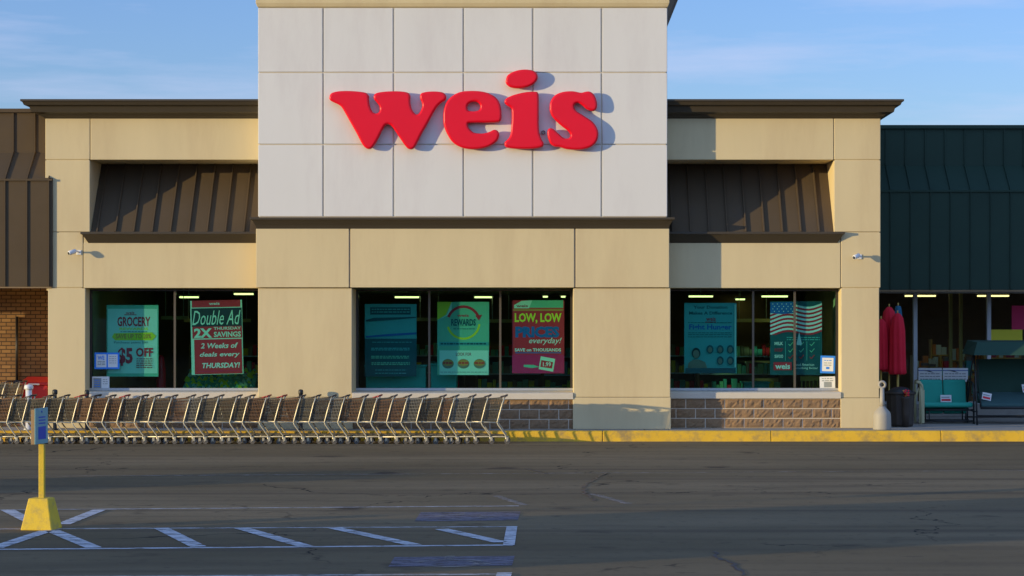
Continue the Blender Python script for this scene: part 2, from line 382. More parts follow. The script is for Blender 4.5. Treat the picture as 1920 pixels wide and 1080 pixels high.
def window(name, x0, x1, yf, mull, lab=None, vis=None):
    # the window is a part of the store; frame, panes, mullions and sill its pieces
    g = MB(); f = .05; zs, zh = SILLZ + .002, HEADZ
    g.box(x0, x1, GD-.03, GD+.05, zs, zs+f); g.box(x0, x1, GD-.03, GD+.05, zh-f*.7, zh)
    g.box(x0, x0+f, GD-.03, GD+.05, zs+f, zh-f*.7); g.box(x1-f, x1, GD-.03, GD+.05, zs+f, zh-f*.7)
    w = g.build(name, M['alu'], store)
    for m in mull:
        g = MB(); g.box(m-.022, m+.022, GD-.025, GD+.045, zs+f+.001, zh-f*.7-.001); g.build('mullion', M['mull'], w)
    ed = [x0+f] + list(mull) + [x1-f]
    for a, b in zip(ed, ed[1:]):
        g = MB(); g.box(a+.023 if a != x0+f else a+.001, b-.023 if b != x1-f else b-.001, GD+.006, GD+.014, zs+f+.001, zh-f*.7-.001)
        g.build('pane', M['glass'], w)
    g = MB()
    g.prism([(yf-.03, SILLZ-.15), (yf-.03, SILLZ-.03), (yf+.0, SILLZ-.015), (GD+.05, SILLZ), (GD+.05, SILLZ-.15)], 'x', x0+.002, x1-.002)
    g.build('sill', M['sill'], w, bevel=.006)
    g = MB(); g.box(x0+.001, x1-.001, GD-.045, GD-.032, SILLZ+.003, SILLZ+.055); g.build('sill_flashing', M['alu_light'], w)
    # head soffit
    return w
M['mull'] = mat('bronze_mullion', (.16,.13,.09), .4, metal=.5)
window('window', X(660,TD), X(1075,TD), TD, [X(805,GD), X(938,GD)])
blocks('block_base', X(660,TD)+.002, X(1075,TD)-.012, TD+.05, store)
# wings
def wing(side):
    L_ = side < 0
    if L_:
        po, pi, pil = 85, 168.5, 155.5       # outer, inner (upper), inner (lower)
        wi, ti = X(160,WD), SX[0]
    else:
        po, pi, pil = 1651, 1564, 1577
        wi, ti = X(1577,WD), SX[1]
    lo = lambda a, b: (min(a, b), max(a, b))
    xo, xi, xl = X(po,WD), X(pi,WD), X(pil,WD)
    # pilaster
    g = MB()
    def bxx(a, b, t, u, m=0, y0=WD, y1=WD+1.35):
        a, b = lo(a, b); g.box(a, b, y0, y1, Z(u,WD), Z(t,WD), m)
    bxx(xo, xi, 221, 299); bxx(xo, xi, 300.5, 434.5); bxx(xo, xl, 436, 539)
    sg = 1 if L_ else -1
    bxx(xo + sg*.02, xi - sg*.02, 215, 436, 0, WD+.02, WD+1.33); bxx(xo + sg*.02, xl - sg*.02, 430, 545, 0, WD+.02, WD+1.33)
    ob = X(90,WD) if L_ else X(1648.5,WD)
    a, b = lo(ob, wi); g.box(a, b, WD, WD+1.35, Z(746,WD)+.002, Z(540.5,WD)); g.box(a-.01, b+.01, WD-.01, WD+1.35, PZ, Z(746,WD)-.004)
    p = g.build('pilaster', M['cream'], store, bevel=.010)
    # side wall to the back
    g = MB(); a, b = lo(xo + sg*.01, xo + sg*.35); g.box(a, b, WD+1.36, WD+13, PZ, Z(216,WD)); g.build('side_wall', M['cream'], store)
    # bands
    g = MB()
    a, b = lo(xi + sg*.012, ti - sg*.02); g.box(a, b, WD, WD+1.2, Z(299.5,WD), Z(221,WD))
    a2, b2 = lo(xl + sg*.012, ti - sg*.02); g.box(a2, b2, WD, WD+.38, Z(540,WD), Z(455.5,WD)); 
    g.box(a2, b2, WD+.01, WD+.9, Z(539.5,WD), Z(436,WD))
    g.build('wall_band', M['cream'], store, bevel=.010)
    # inner mansard
    g = MB(); yb, yt = WD+.05, WD+1.15; zb, zt = Z(436,WD), Z(300,WD)
    a, b = lo(xi, ti)
    g.prism([(yb, zb), (yt, zt), (yt+.1, zt), (yt+.1, zb)], 'x', a+.003, b-.003)
    x = a + .14
    while x < b - .03:
        dy, dz = yt-yb, zt-zb; ln = math.hypot(dy, dz); nx_, nz_ = -dz/ln, dy/ln
        g.prism([(yb+.002, zb), (yt+.002, zt), (yt+nx_*.045, zt+nz_*.045), (yb+nx_*.045, zb+nz_*.045)], 'x', x-.014, x+.014)
        x += .382
    g.build('mansard_roof', M['roof_metal'], store)
    # ledge trim
    g = MB(); e0 = X(166,WD) if L_ else X(1570,WD)
    a, b = lo(e0, ti - sg*.03)
    pf = [(0,Z(455.5,WD)),(.02,Z(453,WD)),(.10,Z(441,WD)),(.14,Z(439,WD)),(.14,Z(435,WD)),(0,Z(434.6,WD))]
    g.ring(a, b, WD-.003, WD+.19, pf)
    g.build('ledge_trim', M['trim'], store)
    # top cornice
    g = MB(); a, b = lo(xo, ti - sg*.02)
    if L_: a, b = xo, ti + 0
    x0, x1 = lo(xo, ti)
    pf = [(.0,Z(222.5,WD)),(.03,Z(220,WD)),(.06,Z(219,WD)),(.09,Z(215,WD)),(.24,Z(212,WD)),(.27,Z(202,WD)),(.36,Z(200,WD)),(.39,Z(194,WD)),(.42,Z(193.5,WD)),(.42,Z(188,WD)-.02),(.15,Z(188,WD))]
    vs = []; fs = []
    yb_ = WD+13
    for o, z in pf:
        if L_: vs += [(x0-o, yb_, z), (x0-o, WD-o, z), (x1+.0, WD-o, z)]
        else: vs += [(x0-.0, WD-o, z), (x1+o, WD-o, z), (x1+o, yb_, z)]
    k = len(pf)
    for i in range(k-1):
        for j in range(2): fs.append((i*3+j, i*3+j+1, i*3+3+j+1, i*3+3+j))
    top = (k-1)*3
    vs.append((x1 if L_ else x0, yb_, pf[-1][1])); fs.append((top, top+1, top+2, len(vs)-1))
    vs.append((x1 if L_ else x0, yb_, pf[0][1])); fs.append((0, 1, 2, len(vs)-1))
    g.add(vs, fs); g.build('cornice', M['trim'], store)
    # window
    w0, w1 = lo(wi, ti - sg*0)
    if L_: mu = [X(328,GD)]
    else: mu = [X(1412,GD), X(1490,GD)]
    window('window', w0 + (.0 if L_ else .0), w1, WD, mu)
    blocks('block_base', w0+.012, w1-.012, WD+.02, store)
wing(-1); wing(1)
# main body above and around the shop floor
xa, xb = X(100,WD), X(1635,WD)
g = MB(); g.box(xa, xb, GD+1.2, WD+13.0, 3.5, Z(230,WD)); g.box(xa, xb, WD+12.7, WD+13, PZ, 3.49); g.build('back_hall', M['cream'], store)
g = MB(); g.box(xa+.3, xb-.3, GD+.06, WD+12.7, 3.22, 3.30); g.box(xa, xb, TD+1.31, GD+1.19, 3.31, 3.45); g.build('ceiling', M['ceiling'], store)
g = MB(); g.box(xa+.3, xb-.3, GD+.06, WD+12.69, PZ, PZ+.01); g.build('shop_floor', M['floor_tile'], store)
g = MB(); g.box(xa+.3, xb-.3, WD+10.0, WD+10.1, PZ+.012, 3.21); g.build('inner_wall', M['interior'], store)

# sign letters ------------------------------------------------
def catmull(p, n=5):
    q = []; k = len(p)
    for i in range(k):
        a, b, c, d = (Vector(p[(i+j) % k]) for j in (-1,0,1,2))
        for s in range(n):
            t = s / n
            q.append(.5 * ((2*b) + (c-a)*t + (2*a-5*b+4*c-d)*t*t + (3*b-a-3*c+d)*t**3))
    return q
def outline_mesh(name, loops, depth, bev, m, parent, yfront, conv, org):
    cu = bpy.data.curves.new(name, 'CURVE'); cu.dimensions = '2D'; cu.fill_mode = 'BOTH'
    for lp in loops:
        pts = [conv(*p) for p in lp]; sp = cu.splines.new('POLY'); sp.points.add(len(pts)-1)
        for i, p in enumerate(pts): sp.points[i].co = (p[0], p[1], 0, 1)
        sp.use_cyclic_u = True
    cu.extrude = depth/2 - bev; cu.bevel_depth = bev; cu.bevel_resolution = 4; cu.offset = -bev
    tmp = bpy.data.objects.new('tmp', cu); COL.objects.link(tmp)
    me = bpy.data.meshes.new_from_object(tmp.evaluated_get(bpy.context.evaluated_depsgraph_get()))
    bpy.data.objects.remove(tmp)
    org = Vector(org)
    for v in me.vertices:
        x, y, z = v.co; v.co = Vector((x, yfront + depth/2 - z, y)) - org
    for p in me.polygons: p.use_smooth = abs(p.normal.z) < .98 and abs(p.normal.z) > .02
    me.materials.clear(); me.materials.append(m); me.name = name
    o = bpy.data.objects.new(name, me); COL.objects.link(o); o.parent = parent; ORG[o.name] = tuple(org)
    return o
wl = [(58,240),(70,215),(110,203),(170,200),(240,204),(285,212),(302,228),(304,250),(306,275),(312,300),(325,328),(345,340),(364,333),(371,312),(365,290),(350,270),(335,250),(335,228),(355,212),(420,203),(500,203),(545,211),(561,230),(560,265),(566,300),(580,330),(600,346),(618,335),(633,300),(632,275),(622,250),(622,225),(640,210),(700,203),(760,209),(783,230),(779,256),(755,272),(730,295),(705,335),(670,400),(630,470),(595,540),(575,561),(550,560),(530,542),(500,500),(470,455),(445,420),(425,408),(405,416),(385,450),(355,510),(330,548),(310,561),(285,555),(262,530),(225,460),(180,380),(140,310),(118,287),(85,271),(63,258)]
el = [(765,370),(768,320),(785,270),(820,232),(870,207),(930,200),(1000,203),(1060,220),(1100,250),(1120,290),(1127,340),(1122,383),(1105,394),(1040,398),(980,398),(928,400),(918,412),(930,438),(960,460),(1010,464),(1050,455),(1077,442),(1101,446),(1113,470),(1100,508),(1060,540),(1000,559),(930,562),(870,548),(820,515),(785,460),(768,410)]
eh = [(915,300),(922,283),(942,271),(972,269),(992,286),(992,311),(975,324),(940,326),(919,320)]
il = [(1145,262),(1158,245),(1200,226),(1270,209),(1335,205),(1355,216),(1358,260),(1358,400),(1362,460),(1375,500),(1388,525),(1380,547),(1330,559),(1250,561),(1180,556),(1150,546),(1146,520),(1165,500),(1180,475),(1188,420),(1190,330),(1183,305),(1160,290),(1148,278)]
dt = [(1152,140),(1165,103),(1210,77),(1270,67),(1325,75),(1350,100),(1345,137),(1310,167),(1250,184),(1190,180),(1160,162)]
sl = [(1425,300),(1432,262),(1460,226),(1510,206),(1570,202),(1620,211),(1648,205),(1674,204),(1700,222),(1717,260),(1720,298),(1708,321),(1685,325),(1655,314),(1630,292),(1605,276),(1585,281),(1578,300),(1592,325),(1640,356),(1690,390),(1720,430),(1728,472),(1715,518),(1680,549),(1620,565),(1540,563),(1490,550),(1455,545),(1428,525),(1413,482),(1412,447),(1425,432),(1450,437),(1480,465),(1515,493),(1543,494),(1554,476),(1538,448),(1490,410),(1445,365),(1428,330)]
SO = (X(870,TD), TD-.12, Z(210,TD))
sgn = thing('wall_sign', 'big glossy red rounded letters spelling weis mounted on the white tower wall', 'sign', SO)
cv = lambda x, y: (X(600 + x/3.3103, TD-.14), Z(110 + y/3.3103, TD-.14))
for lp in ([wl], [el, eh], [il], [sl]):
    o = outline_mesh('letter', [catmull(l) for l in lp], .13, .045, M['red_plastic'], sgn, TD-.185, cv, SO)
    if lp[0] is il: outline_mesh('letter_dot', [catmull(dt)], .13, .045, M['red_plastic'], o, TD-.185, cv, SO)
ringp = lambda r: [(1386 + r*math.cos(q*.3927), 455 + r*math.sin(q*.3927)) for q in range(16)]
M['grey_mark'] = mat('grey_mark', (.12,.12,.13), .5)
outline_mesh('registered_mark', [ringp(13), ringp(8)], .03, .002, M['grey_mark'], sgn, TD-.045, cv, SO)

# ------------------------------------------------------------------ neighbours
def canopy(owner, x0, x1, dl, m, seam, xs0):
    yu = dl + .7
    zt, z1, z2, zb = 6.90, 6.0, 5.39, 3.16
    g = MB()
    g.prism([(dl, zb), (dl, z2), (yu, z1), (yu, zt), (yu+.3, zt), (yu+.3, z2), (dl+.2, z2-.2), (dl+.2, zb)], 'x', x0, x1)
    x = xs0
    while x < x1 - .02:
        if x > x0 + .02:
            g.prism([(dl+.002, zb+.005), (dl+.002, z2), (yu+.002, z1), (yu+.002, zt-.06), (yu-.03, zt-.06), (yu-.03, z1+.03), (dl-.03, z2+.02), (dl-.03, zb+.005)], 'x', x-.012, x+.012)
        x += seam
    g.box(x0, x1, yu-.06, yu+.4, zt-.05, zt+.03)
    g.box(x0, x1, dl-.035, dl, z2-.03, z2+.012)
    g.build('mansard_roof', m, owner)
# left brick neighbour
BD = 46.8
lb = thing('brick_building', 'tan brick shop wall under a brown metal canopy left of the store', 'building', (X(30,BD), BD, PZ))
canopy(lb, -30, X(95,44.2), 44.36, M['roof_metal'], .455, X(47,44.2) - .455*40)
g = MB(); g.box(-30, X(88,WD), 44.41, BD+.3, 3.22, 3.36); g.box(-30, X(93,44.2), 44.37, 44.40, 3.13, 3.159); g.build('soffit', M['soffit'], lb)
def brickmat():
    m = bpy.data.materials.new('brick'); m.use_nodes = True; t = m.node_tree; b = t.nodes['Principled BSDF']; l = t.links.new
    tc = N(t, 'ShaderNodeTexCoord'); sx = N(t, 'ShaderNodeSeparateXYZ'); cx = N(t, 'ShaderNodeCombineXYZ'); l(tc.outputs['Object'], sx.inputs[0]); l(sx.outputs[0], cx.inputs[0]); l(sx.outputs[2], cx.inputs[1])
    br = N(t, 'ShaderNodeTexBrick'); l(cx.outputs[0], br.inputs[0]); br.inputs['Scale'].default_value = 1; br.inputs['Brick Width'].default_value = .215; br.inputs['Row Height'].default_value = .085
    br.inputs['Mortar Size'].default_value = .010; br.inputs['Color1'].default_value = (.22,.11,.04,1); br.inputs['Color2'].default_value = (.33,.18,.065,1); br.inputs['Mortar'].default_value = (.07,.04,.02,1); br.inputs['Bias'].default_value = .1
    l(br.outputs[0], b.inputs['Base Color']); b.inputs['Roughness'].default_value = .9
    bp = N(t, 'ShaderNodeBump'); bp.inputs['Strength'].default_value = .6; bp.inputs['Distance'].default_value = .008; bp.invert = True; l(br.outputs[1], bp.inputs['Height']); l(bp.outputs[0], b.inputs['Normal']); return m
M['brick'] = brickmat()
g = MB(); g.box(-30, X(95,WD), BD, BD+.3, PZ, 3.21); g.build('wall', M['brick'], lb)
g = MB(); g.box(-30, X(98,WD)-.1, BD+.31, BD+11, PZ, 6.7); g.build('rear_hall', M['brick'], lb)
g = MB(); g.tube([(X(33,BD), BD-.05, 2.55), (X(33,BD), BD-.05, 1.15)], .035, 8); g.box(X(33,BD)-.07, X(33,BD)+.07, BD-.12, BD, 1.0, 1.16); g.build('conduit', M['alu'], lb)
for xx in (-15.6, -22.5): g = MB(); g.box(xx-.15, xx+.15, 44.6, 44.75, PZ, 3.21); g.build('pier', M['brick'], lb)  # unseen piers, the nearer one added and sized to shade the brick wall
# right neighbour
SD = 50.5
rb = thing('shop_building', 'glass fronted shop under a shaded brown metal canopy right of the store', 'building', (X(1850,SD), SD, PZ))
canopy(rb, X(1640,WD)+.25, 30, 48.0, M['shaded_roof_metal'], .45, X(1670,48.0))
g = MB(); g.box(X(1640,WD)+.4, 30, 48.22, SD+.3, 3.22, 3.36); g.box(X(1640,WD)+.4, 30, 48.01, 48.21, 3.12, 3.159); g.build('soffit', M['soffit'], rb)
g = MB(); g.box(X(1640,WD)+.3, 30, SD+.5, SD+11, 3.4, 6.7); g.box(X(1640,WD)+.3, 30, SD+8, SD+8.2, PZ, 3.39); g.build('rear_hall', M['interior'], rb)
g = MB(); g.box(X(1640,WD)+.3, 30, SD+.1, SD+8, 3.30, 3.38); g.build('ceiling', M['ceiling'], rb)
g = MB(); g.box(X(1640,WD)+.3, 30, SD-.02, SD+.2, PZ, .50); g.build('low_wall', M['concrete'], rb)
mx = [X(1716,SD) + i * (X(1854,SD) - X(1716,SD)) for i in range(-1, 8)]
g = MB(); g.box(X(1640,WD)+.3, 30, SD-.03, SD+.1, 3.12, 3.21); g.box(X(1640,WD)+.3, 30, SD-.03, SD+.1, .50, .56)
fr = g.build('storefront_frame', M['alu_light'], rb)
for m_ in mx[1:]:
    g = MB(); g.box(m_-.045, m_+.045, SD-.05, SD+.1, .561, 3.119); g.build('mullion', M['alu_light'], fr)
for a, b in zip(mx, mx[1:]):
    g = MB(); g.box(a+.046, b-.046, SD+.01, SD+.018, .561, 3.119); g.build('pane', M['glass_clear'], fr)

# ------------------------------------------------------------------ ceiling lights
li = 0
first = None
def ceil_light(px0, px1, py, d, label):
    x0, x1 = X(px0,d), X(px1,d); z = Z(py,d)
    t = thing('ceiling_light', label, 'ceiling light', ((x0+x1)/2, d, z), 'fluorescent ceiling lights inside the shops')
    g = MB(); g.box(x0, x1, d-.12, d+.12, z-.022, z+.012); g.build('tube', M['ceil_light'], t)
    g = MB(); g.prism([(d-.17, z+.013), (d+.17, z+.013), (d+.1, z+.06), (d-.1, z+.06)], 'x', x0-.03, x1+.03); g.tube([((x0+x1)/2, d, z+.055), ((x0+x1)/2, d, 3.22 if d > 45 else 3.2)], .01, 5); g.build('housing', M['white_plastic'], t)
for a in ((338,371,557,50,'lit strip light in the left store window, left of the red poster top'),
          (440,474,551,49,'lit strip light in the top right corner of the left store window'),
          (741,785,557,50,'lit strip light above the dim teal poster in the centre window'),
          (890,922,557,50,'lit strip light above the green ring poster in the centre window'),
          (1292,1336,555.5,49.5,'lit strip light above the donation poster in the right store window'),
          (1429,1476,555.5,49.5,'lit strip light above the flag poster in the right store window'),
          (1698,1753,554.5,53,'lit strip light behind the red parasols in the dark canopied shop'),
          (1834,1890,554.5,53,'lit strip light above the yellow notice in the dark canopied shop'),
          (560,590,560,55,'far strip light glimpsed behind the cream pier'),
          (860,878,562,55,'small far strip light above the rewards poster, deep in the shop'),
          (250,275,560,54,'faint far strip light above the grocery poster'),
          (1380,1396,561,54,'far strip light between the two right window posters'),
          (1018,1027,556,51,'small lit spot over the red price poster, left one'),
          (1052,1060,556,51,'small lit spot near the right end of the centre window')):
    ceil_light(*a)

# ------------------------------------------------------------------ posters
FC = {}
def text(g, body, x, z, w, h, y, mi, shear=0, bold=0.0, align='C'):
    """flat lettering fitted to a w x h box centred on x, z (metres), added to builder g"""
    key = (body, shear, bold)
    if key not in FC:
        cu = bpy.data.curves.new('t', 'FONT'); cu.body = body; cu.shear = shear; cu.offset = bold; cu.resolution_u = 2
        tmp = bpy.data.objects.new('t', cu); COL.objects.link(tmp)
        me = bpy.data.meshes.new_from_object(tmp.evaluated_get(bpy.context.evaluated_depsgraph_get()))
        FC[key] = ([tuple(v.co) for v in me.vertices], [tuple(p.vertices) for p in me.polygons])
        bpy.data.objects.remove(tmp); bpy.data.meshes.remove(me)
    vs, fs = FC[key]
    if not vs: return
    x0 = min(v[0] for v in vs); x1 = max(v[0] for v in vs); y0 = min(v[1] for v in vs); y1 = max(v[1] for v in vs)
    g.add([(x + ((v[0]-x0)/(x1-x0)-.5)*w, y, z + ((v[1]-y0)/(y1-y0)-.5)*h) for v in vs], fs, False, mi)
PC = {'paper': (.62,.80,.68), 'green': (.20,.52,.36), 'red': (.72,.02,.04), 'black': (.02,.03,.04), 'yellow': (.80,.72,.03), 'teal': (.10,.42,.42),
      'blue': (.02,.12,.42), 'dteal': (.012,.085,.11), 'white': (.80,.82,.80), 'maroon': (.42,.03,.06), 'tape': (.03,.25,.85), 'skin': (.25,.2,.15), 'lime': (.85,.80,.04), 'orange': (.65,.25,.06), 'crimson': (.68,.012,.12), 'grey': (.30,.33,.33)}
PM = {k: mat('print_' + k, v, .55, var=.04, vscale=8) for k, v in PC.items()}
PN = list(PC); PMS = [PM[k] for k in PN]
class Poster:
    def __init__(s, px, d=GD+.09):
        s.d = d; s.x0, s.x1, s.y0, s.y1 = px; s.g = MB(); s.k = 0
    def u(s, px): return X(px, s.d)
    def rect(s, a, b, t, u, col, lift=1):
        s.k += 1; y = s.d - .0006 * s.k
        s.g.add([(s.u(a), y, Z(u,s.d)), (s.u(b), y, Z(u,s.d)), (s.u(b), y, Z(t,s.d)), (s.u(a), y, Z(t,s.d))], [(0,1,2,3)], False, PN.index(col))
    def poly(s, pts, col):
        s.k += 1; y = s.d - .0006 * s.k; s.g.add([(s.u(p[0]), y, Z(p[1],s.d)) for p in pts], [tuple(range(len(pts)))], False, PN.index(col))
    def ell(s, cx, cy, rx, ry, col, n=20): s.poly([(cx + rx*math.cos(2*math.pi*i/n), cy + ry*math.sin(2*math.pi*i/n)) for i in range(n)], col)
    def arc(s, cx, cy, r, w, a0, a1, col):
        s.k += 1; y = s.d - .0006 * s.k; n = 16; vs = []
        for i in range(n+1):
            q = math.radians(a0 + (a1-a0)*i/n)
            for rr in (r-w/2, r+w/2): vs.append((s.u(cx + rr*math.cos(q)), y, Z(cy + rr*math.sin(q), s.d)))
        s.g.add(vs, [(2*i, 2*i+1, 2*i+3, 2*i+2) for i in range(n)], False, PN.index(col))
    def txt(s, body, a, b, t, u, col, **k):
        s.k += 1; y = s.d - .0006 * s.k
        text(s.g, body, (s.u(a)+s.u(b))/2, (Z(t,s.d)+Z(u,s.d))/2, s.u(b)-s.u(a), Z(t,s.d)-Z(u,s.d), y, PN.index(col), **k)
    def lines(s, a, b, ys, col, h=1.5, seed=1):
        r = random.Random(seed)
        for y in ys:
            x = a
            while x < b:
                w = r.uniform(2.5, 8); s.rect(x, min(b, x+w), y, y+h, col); x += w + 1.3
    def done(s, label, base='white', cat='poster', tilt=0, group='posters and notices in the windows', name='poster'):
        b = MB(); b.box(s.u(s.x0), s.u(s.x1), s.d, s.d+.004, Z(s.y1,s.d), Z(s.y0,s.d), PN.index(base))
        n = len(b.v); b.v += s.g.v; b.f += [[i+n for i in f] for f in s.g.f]; b.m += s.g.m; b.sm += s.g.sm
        org = Vector(((s.u(s.x0)+s.u(s.x1))/2, s.d, Z(s.y1,s.d)))
        c = Vector((org.x, org.y, (Z(s.y0,s.d)+Z(s.y1,s.d))/2))
        if tilt: b.xform(Matrix.Translation(c) @ Matrix.Rotation(R(tilt), 4, 'Y') @ Matrix.Translation(-c))
        used = sorted(set(b.m)); b.m = [used.index(i) for i in b.m]
        o = b.build(name, [PMS[i] for i in used], org=org, recalc=False)
        tag(o, label, cat, group); return o
p = Poster((200,297,572,706)); p.rect(202,295,579,700,'paper')
p.txt('weis',236,252,584,589,'red',bold=.02); p.rect(233,256,589.5,591,'red'); p.txt('GROCERY',220,282,594,612,'red',bold=.03); p.txt('REWARDS',224,278,614,619,'lime',bold=.03)
p.lines(226,276,[621.5],'dteal',1.2); p.poly([(214,625),(285,623),(293,630),(286,638),(216,638),(210,632)],'yellow'); p.txt('SAVE UP TO 20%',217,284,626,635,'orange',bold=.03)
p.txt('Purchases points 200',214,277,640,645,'dteal'); p.txt('$5',221,249,652,686,'red',bold=.04); p.txt('OFF',255,287,652,669,'red',bold=.03); p.lines(256,286,[672,676,680,684,688],'maroon',1.6,3)
p.done('pale green grocery poster with red letters reading GROCERY and $5 OFF in left window', 'green')
p = Poster((358,455,563,702)); p.rect(361,452,563,576,'red'); p.txt('weis',393,413,566.5,571.5,'white',bold=.02); p.rect(360,454,577.5,612,'black')
p.txt('Double Ad',361,452,582,609,'paper',shear=.35); p.rect(361,454,612,634,'red'); p.txt('THURSDAY',401,452,613,618.5,'paper',bold=.02); p.txt('2X',364,398,615,633,'paper',bold=.04); p.txt('SAVINGS',401,452,622,632,'paper',bold=.03)
p.rect(364,453,636,701,'red'); p.txt('2 Weeks of',376,446,643,653,'white',shear=.2,bold=.02); p.txt('deals every',374,449,660,671,'white',shear=.2,bold=.02); p.txt('THURSDAY!',378,449,680,690,'white',shear=.2,bold=.03); p.lines(370,448,[695],'crimson',1.2,5)
p.done('red and black poster reading Double Ad, 2X savings, hanging in the left window', 'paper', tilt=-1.2)
p = Poster((684,781,570,706)); p.rect(694,770,576,590,'dteal'); p.lines(697,768,[579,584],'teal',2,4); p.poly([(686,600),(700,596),(780,594),(780,596),(720,601),(686,603)],'dteal'); p.poly([(686,630),(730,626),(781,623),(781,627),(686,633)],'blue')
p.rect(684,781,635,706,'dteal'); p.lines(698,772,[641],'teal',1.2,2); p.lines(696,768,[652,655],'teal',2,5); p.lines(696,767,[667,670],'green',2.2,6); p.lines(697,769,[679,682],'green',2.2,7); p.lines(704,762,[693,699],'teal',1.3,8)
p.done('dim teal poster with faint lines of text, leftmost in the centre window', 'teal')
p = Poster((820,917,566,703)); p.poly([(820,566),(847,566),(836,590),(820,600)],'yellow'); p.poly([(847,566),(847,587),(822,600),(838,590)],'paper')
p.arc(869,605,30,5,-160,-15,'red'); p.arc(869,605,30,4,5,165,'yellow'); p.poly([(891,592),(904,590),(898,601)],'red'); p.txt('weis',857,879,589,594,'red',bold=.02); p.txt('REWARDS',846,892,598,611,'dteal',bold=.03); p.lines(850,890,[616],'dteal',1.2,9)
p.rect(823,915,641,648,'teal'); p.lines(826,912,[643],'dteal',3,9); p.rect(824,916,657,703,'paper'); p.txt('LOOK FOR',855,884,661,667,'maroon',bold=.02)
for cx_, cc in ((840,'orange'),(869,'orange'),(899,'orange')): p.ell(cx_,682,11,9,'skin'); p.ell(cx_,680,10.5,6,cc); p.lines(cx_-9,cx_+9,[679],'red',3,int(cx_))
p.lines(826,912,[697],'grey',1.2,12)
p.done('green rewards poster with red and yellow ring, middle one in centre window', 'green')
p = Poster((960,1058,563,700)); p.rect(990,1056,563,577,'green'); p.poly([(964,572),(978,564),(998,563),(992,578),(964,581)],'paper'); p.txt('weis',968,990,571,576,'maroon',bold=.03); p.rect(962,1058,578,700,'red')
p.rect(962,1056,579,583,'orange'); p.txt('LOW, LOW',965,1053,587,607,'lime',bold=.035); p.txt('PRICES',966,1049,612,633,'blue',bold=.06); p.txt('everyday!',992,1053,633,647,'white',shear=.3,bold=.005); p.txt('SAVE on THOUSANDS',965,1052,653,659,'white',bold=.03); p.rect(966,1052,660.5,662.5,'blue')
p.rect(960,1058,665,700,'crimson'); p.poly([(1014,668),(1041,673),(1037,697),(1010,692)],'paper'); p.poly([(1015,675),(1037,679),(1035,691),(1013,688)],'red'); p.txt('1.99',1018,1033,679,687,'white',bold=.02); p.poly([(982,684),(1000,684),(1012,688),(998,690),(982,688)],'green')
p.done('red poster reading LOW, LOW PRICES everyday, rightmost in the centre window', 'red')
p = Poster((1283,1381,568,700)); p.rect(1285,1379,570,690,'teal'); p.txt('Your Donation',1300,1364,573,579,'dteal',bold=.03); p.txt('Makes A Difference',1292,1373,584,590,'dteal',bold=.03); p.txt('weis',1324,1342,594,602,'maroon',bold=.03); p.rect(1322,1343,603,604.5,'maroon')
p.txt('Fight Hunger',1292,1372,608,621,'blue',bold=.03); p.lines(1290,1372,[604.5,623.5,627,631],'dteal',1,3)
p.ell(1305,662,8,10,'black'); p.ell(1305,664,6,8,'skin'); p.poly([(1289,690),(1291,680),(1300,674),(1310,674),(1322,679),(1326,690)],'skin')
for cx_, cy_ in ((1331,655),(1350,655),(1369,655),(1350,676),(1369,676)): p.ell(cx_,cy_,6.5,8,'dteal'); p.ell(cx_,cy_+1,4,5.5,'skin')
p.rect(1285,1379,690,700,'dteal'); p.rect(1377,1380,571,689,'paper')  # pale strip paints sunlight on the poster's right edge
p.done('teal donation poster reading Fight Hunger with small portrait ovals, in right window', 'teal')
p = Poster((1444,1541,565,703))
p.rect(1444,1541,567,626,'dteal')
for i in range(7):
    def wv(x, o): return 569 + o + 4.5*math.sin((x-1444)/97*7.2+2.4) + (1541-x)*.07
    o0 = i*7.6; xs_ = [1444 + j*97/12 for j in range(13)]
    for h0, col in ((0,'white'),(3.8,'red')):
        p.poly([(x, wv(x,o0+h0)) for x in xs_] + [(x, wv(x,o0+h0+3.8)) for x in reversed(xs_)], col)
p.poly([(1444,567),(1488,566),(1488,587),(1466,589),(1444,587)],'blue')
for i in range(4):
    for j in range(5): p.ell(1449 + j*8.5 + (i%2)*3, 570 + i*4.6, 1, 1, 'white', 6)
p.rect(1444,1541,628,703,'dteal'); p.lines(1475,1537,[632,636],'teal',1.6,21)
for i, (t_, c_) in enumerate((('MILK','white'),('BEEF','maroon'),('SEAFOOD','white'))): p.txt(t_,1452,1468,641+i*12,647+i*12,c_,bold=.03)
for xx in (1472,1493,1512): p.rect(xx,xx+.9,640,676,'teal')
for i in range(3):
    for j in range(3):
        a_, b_ = 1477+i*20, 641+j*12; p.poly([(a_,b_+4),(a_+2,b_+4),(a_+4,b_+6),(a_+9,b_),(a_+10,b_+1),(a_+4,b_+8)], 'green' if j < 2 else 'red')
p.poly([(1493,645),(1498,622),(1503,645),(1501,647),(1495,647)],'white')
p.rect(1450,1484,679,694,'red'); p.txt('weis',1453,1481,682,692,'white',bold=.03); p.txt('Proud American',1487,1526,681,686,'white'); p.txt('Something Better',1487,1533,688,693,'white')
p.done('dark teal poster topped by a waving striped flag above a small chart', 'dteal')
p = Poster((177,224,661,692), GD-.012); p.rect(180.5,199.5,664.5,688.5,'white'); p.rect(202.5,220.5,664.5,688.5,'white'); p.txt('WE',183,196,667,675,'tape',bold=.03); p.lines(183,197,[677,680,683],'grey',1.3,2); p.lines(205,218,[668,672,676,680],'grey',1,7)
p.done('pair of white notices framed in blue tape in the left window corner', 'tape', 'notice')
p = Poster((172,205,706,731), GD-.012); p.rect(175,190,709,728,'grey'); p.lines(177,188,[712,716,720,724],'tape',1.4,2); p.lines(193,202,[711,715,719],'grey',1.1,4)
p.done('small white printed notice at the bottom left corner of left window', 'white', 'notice')
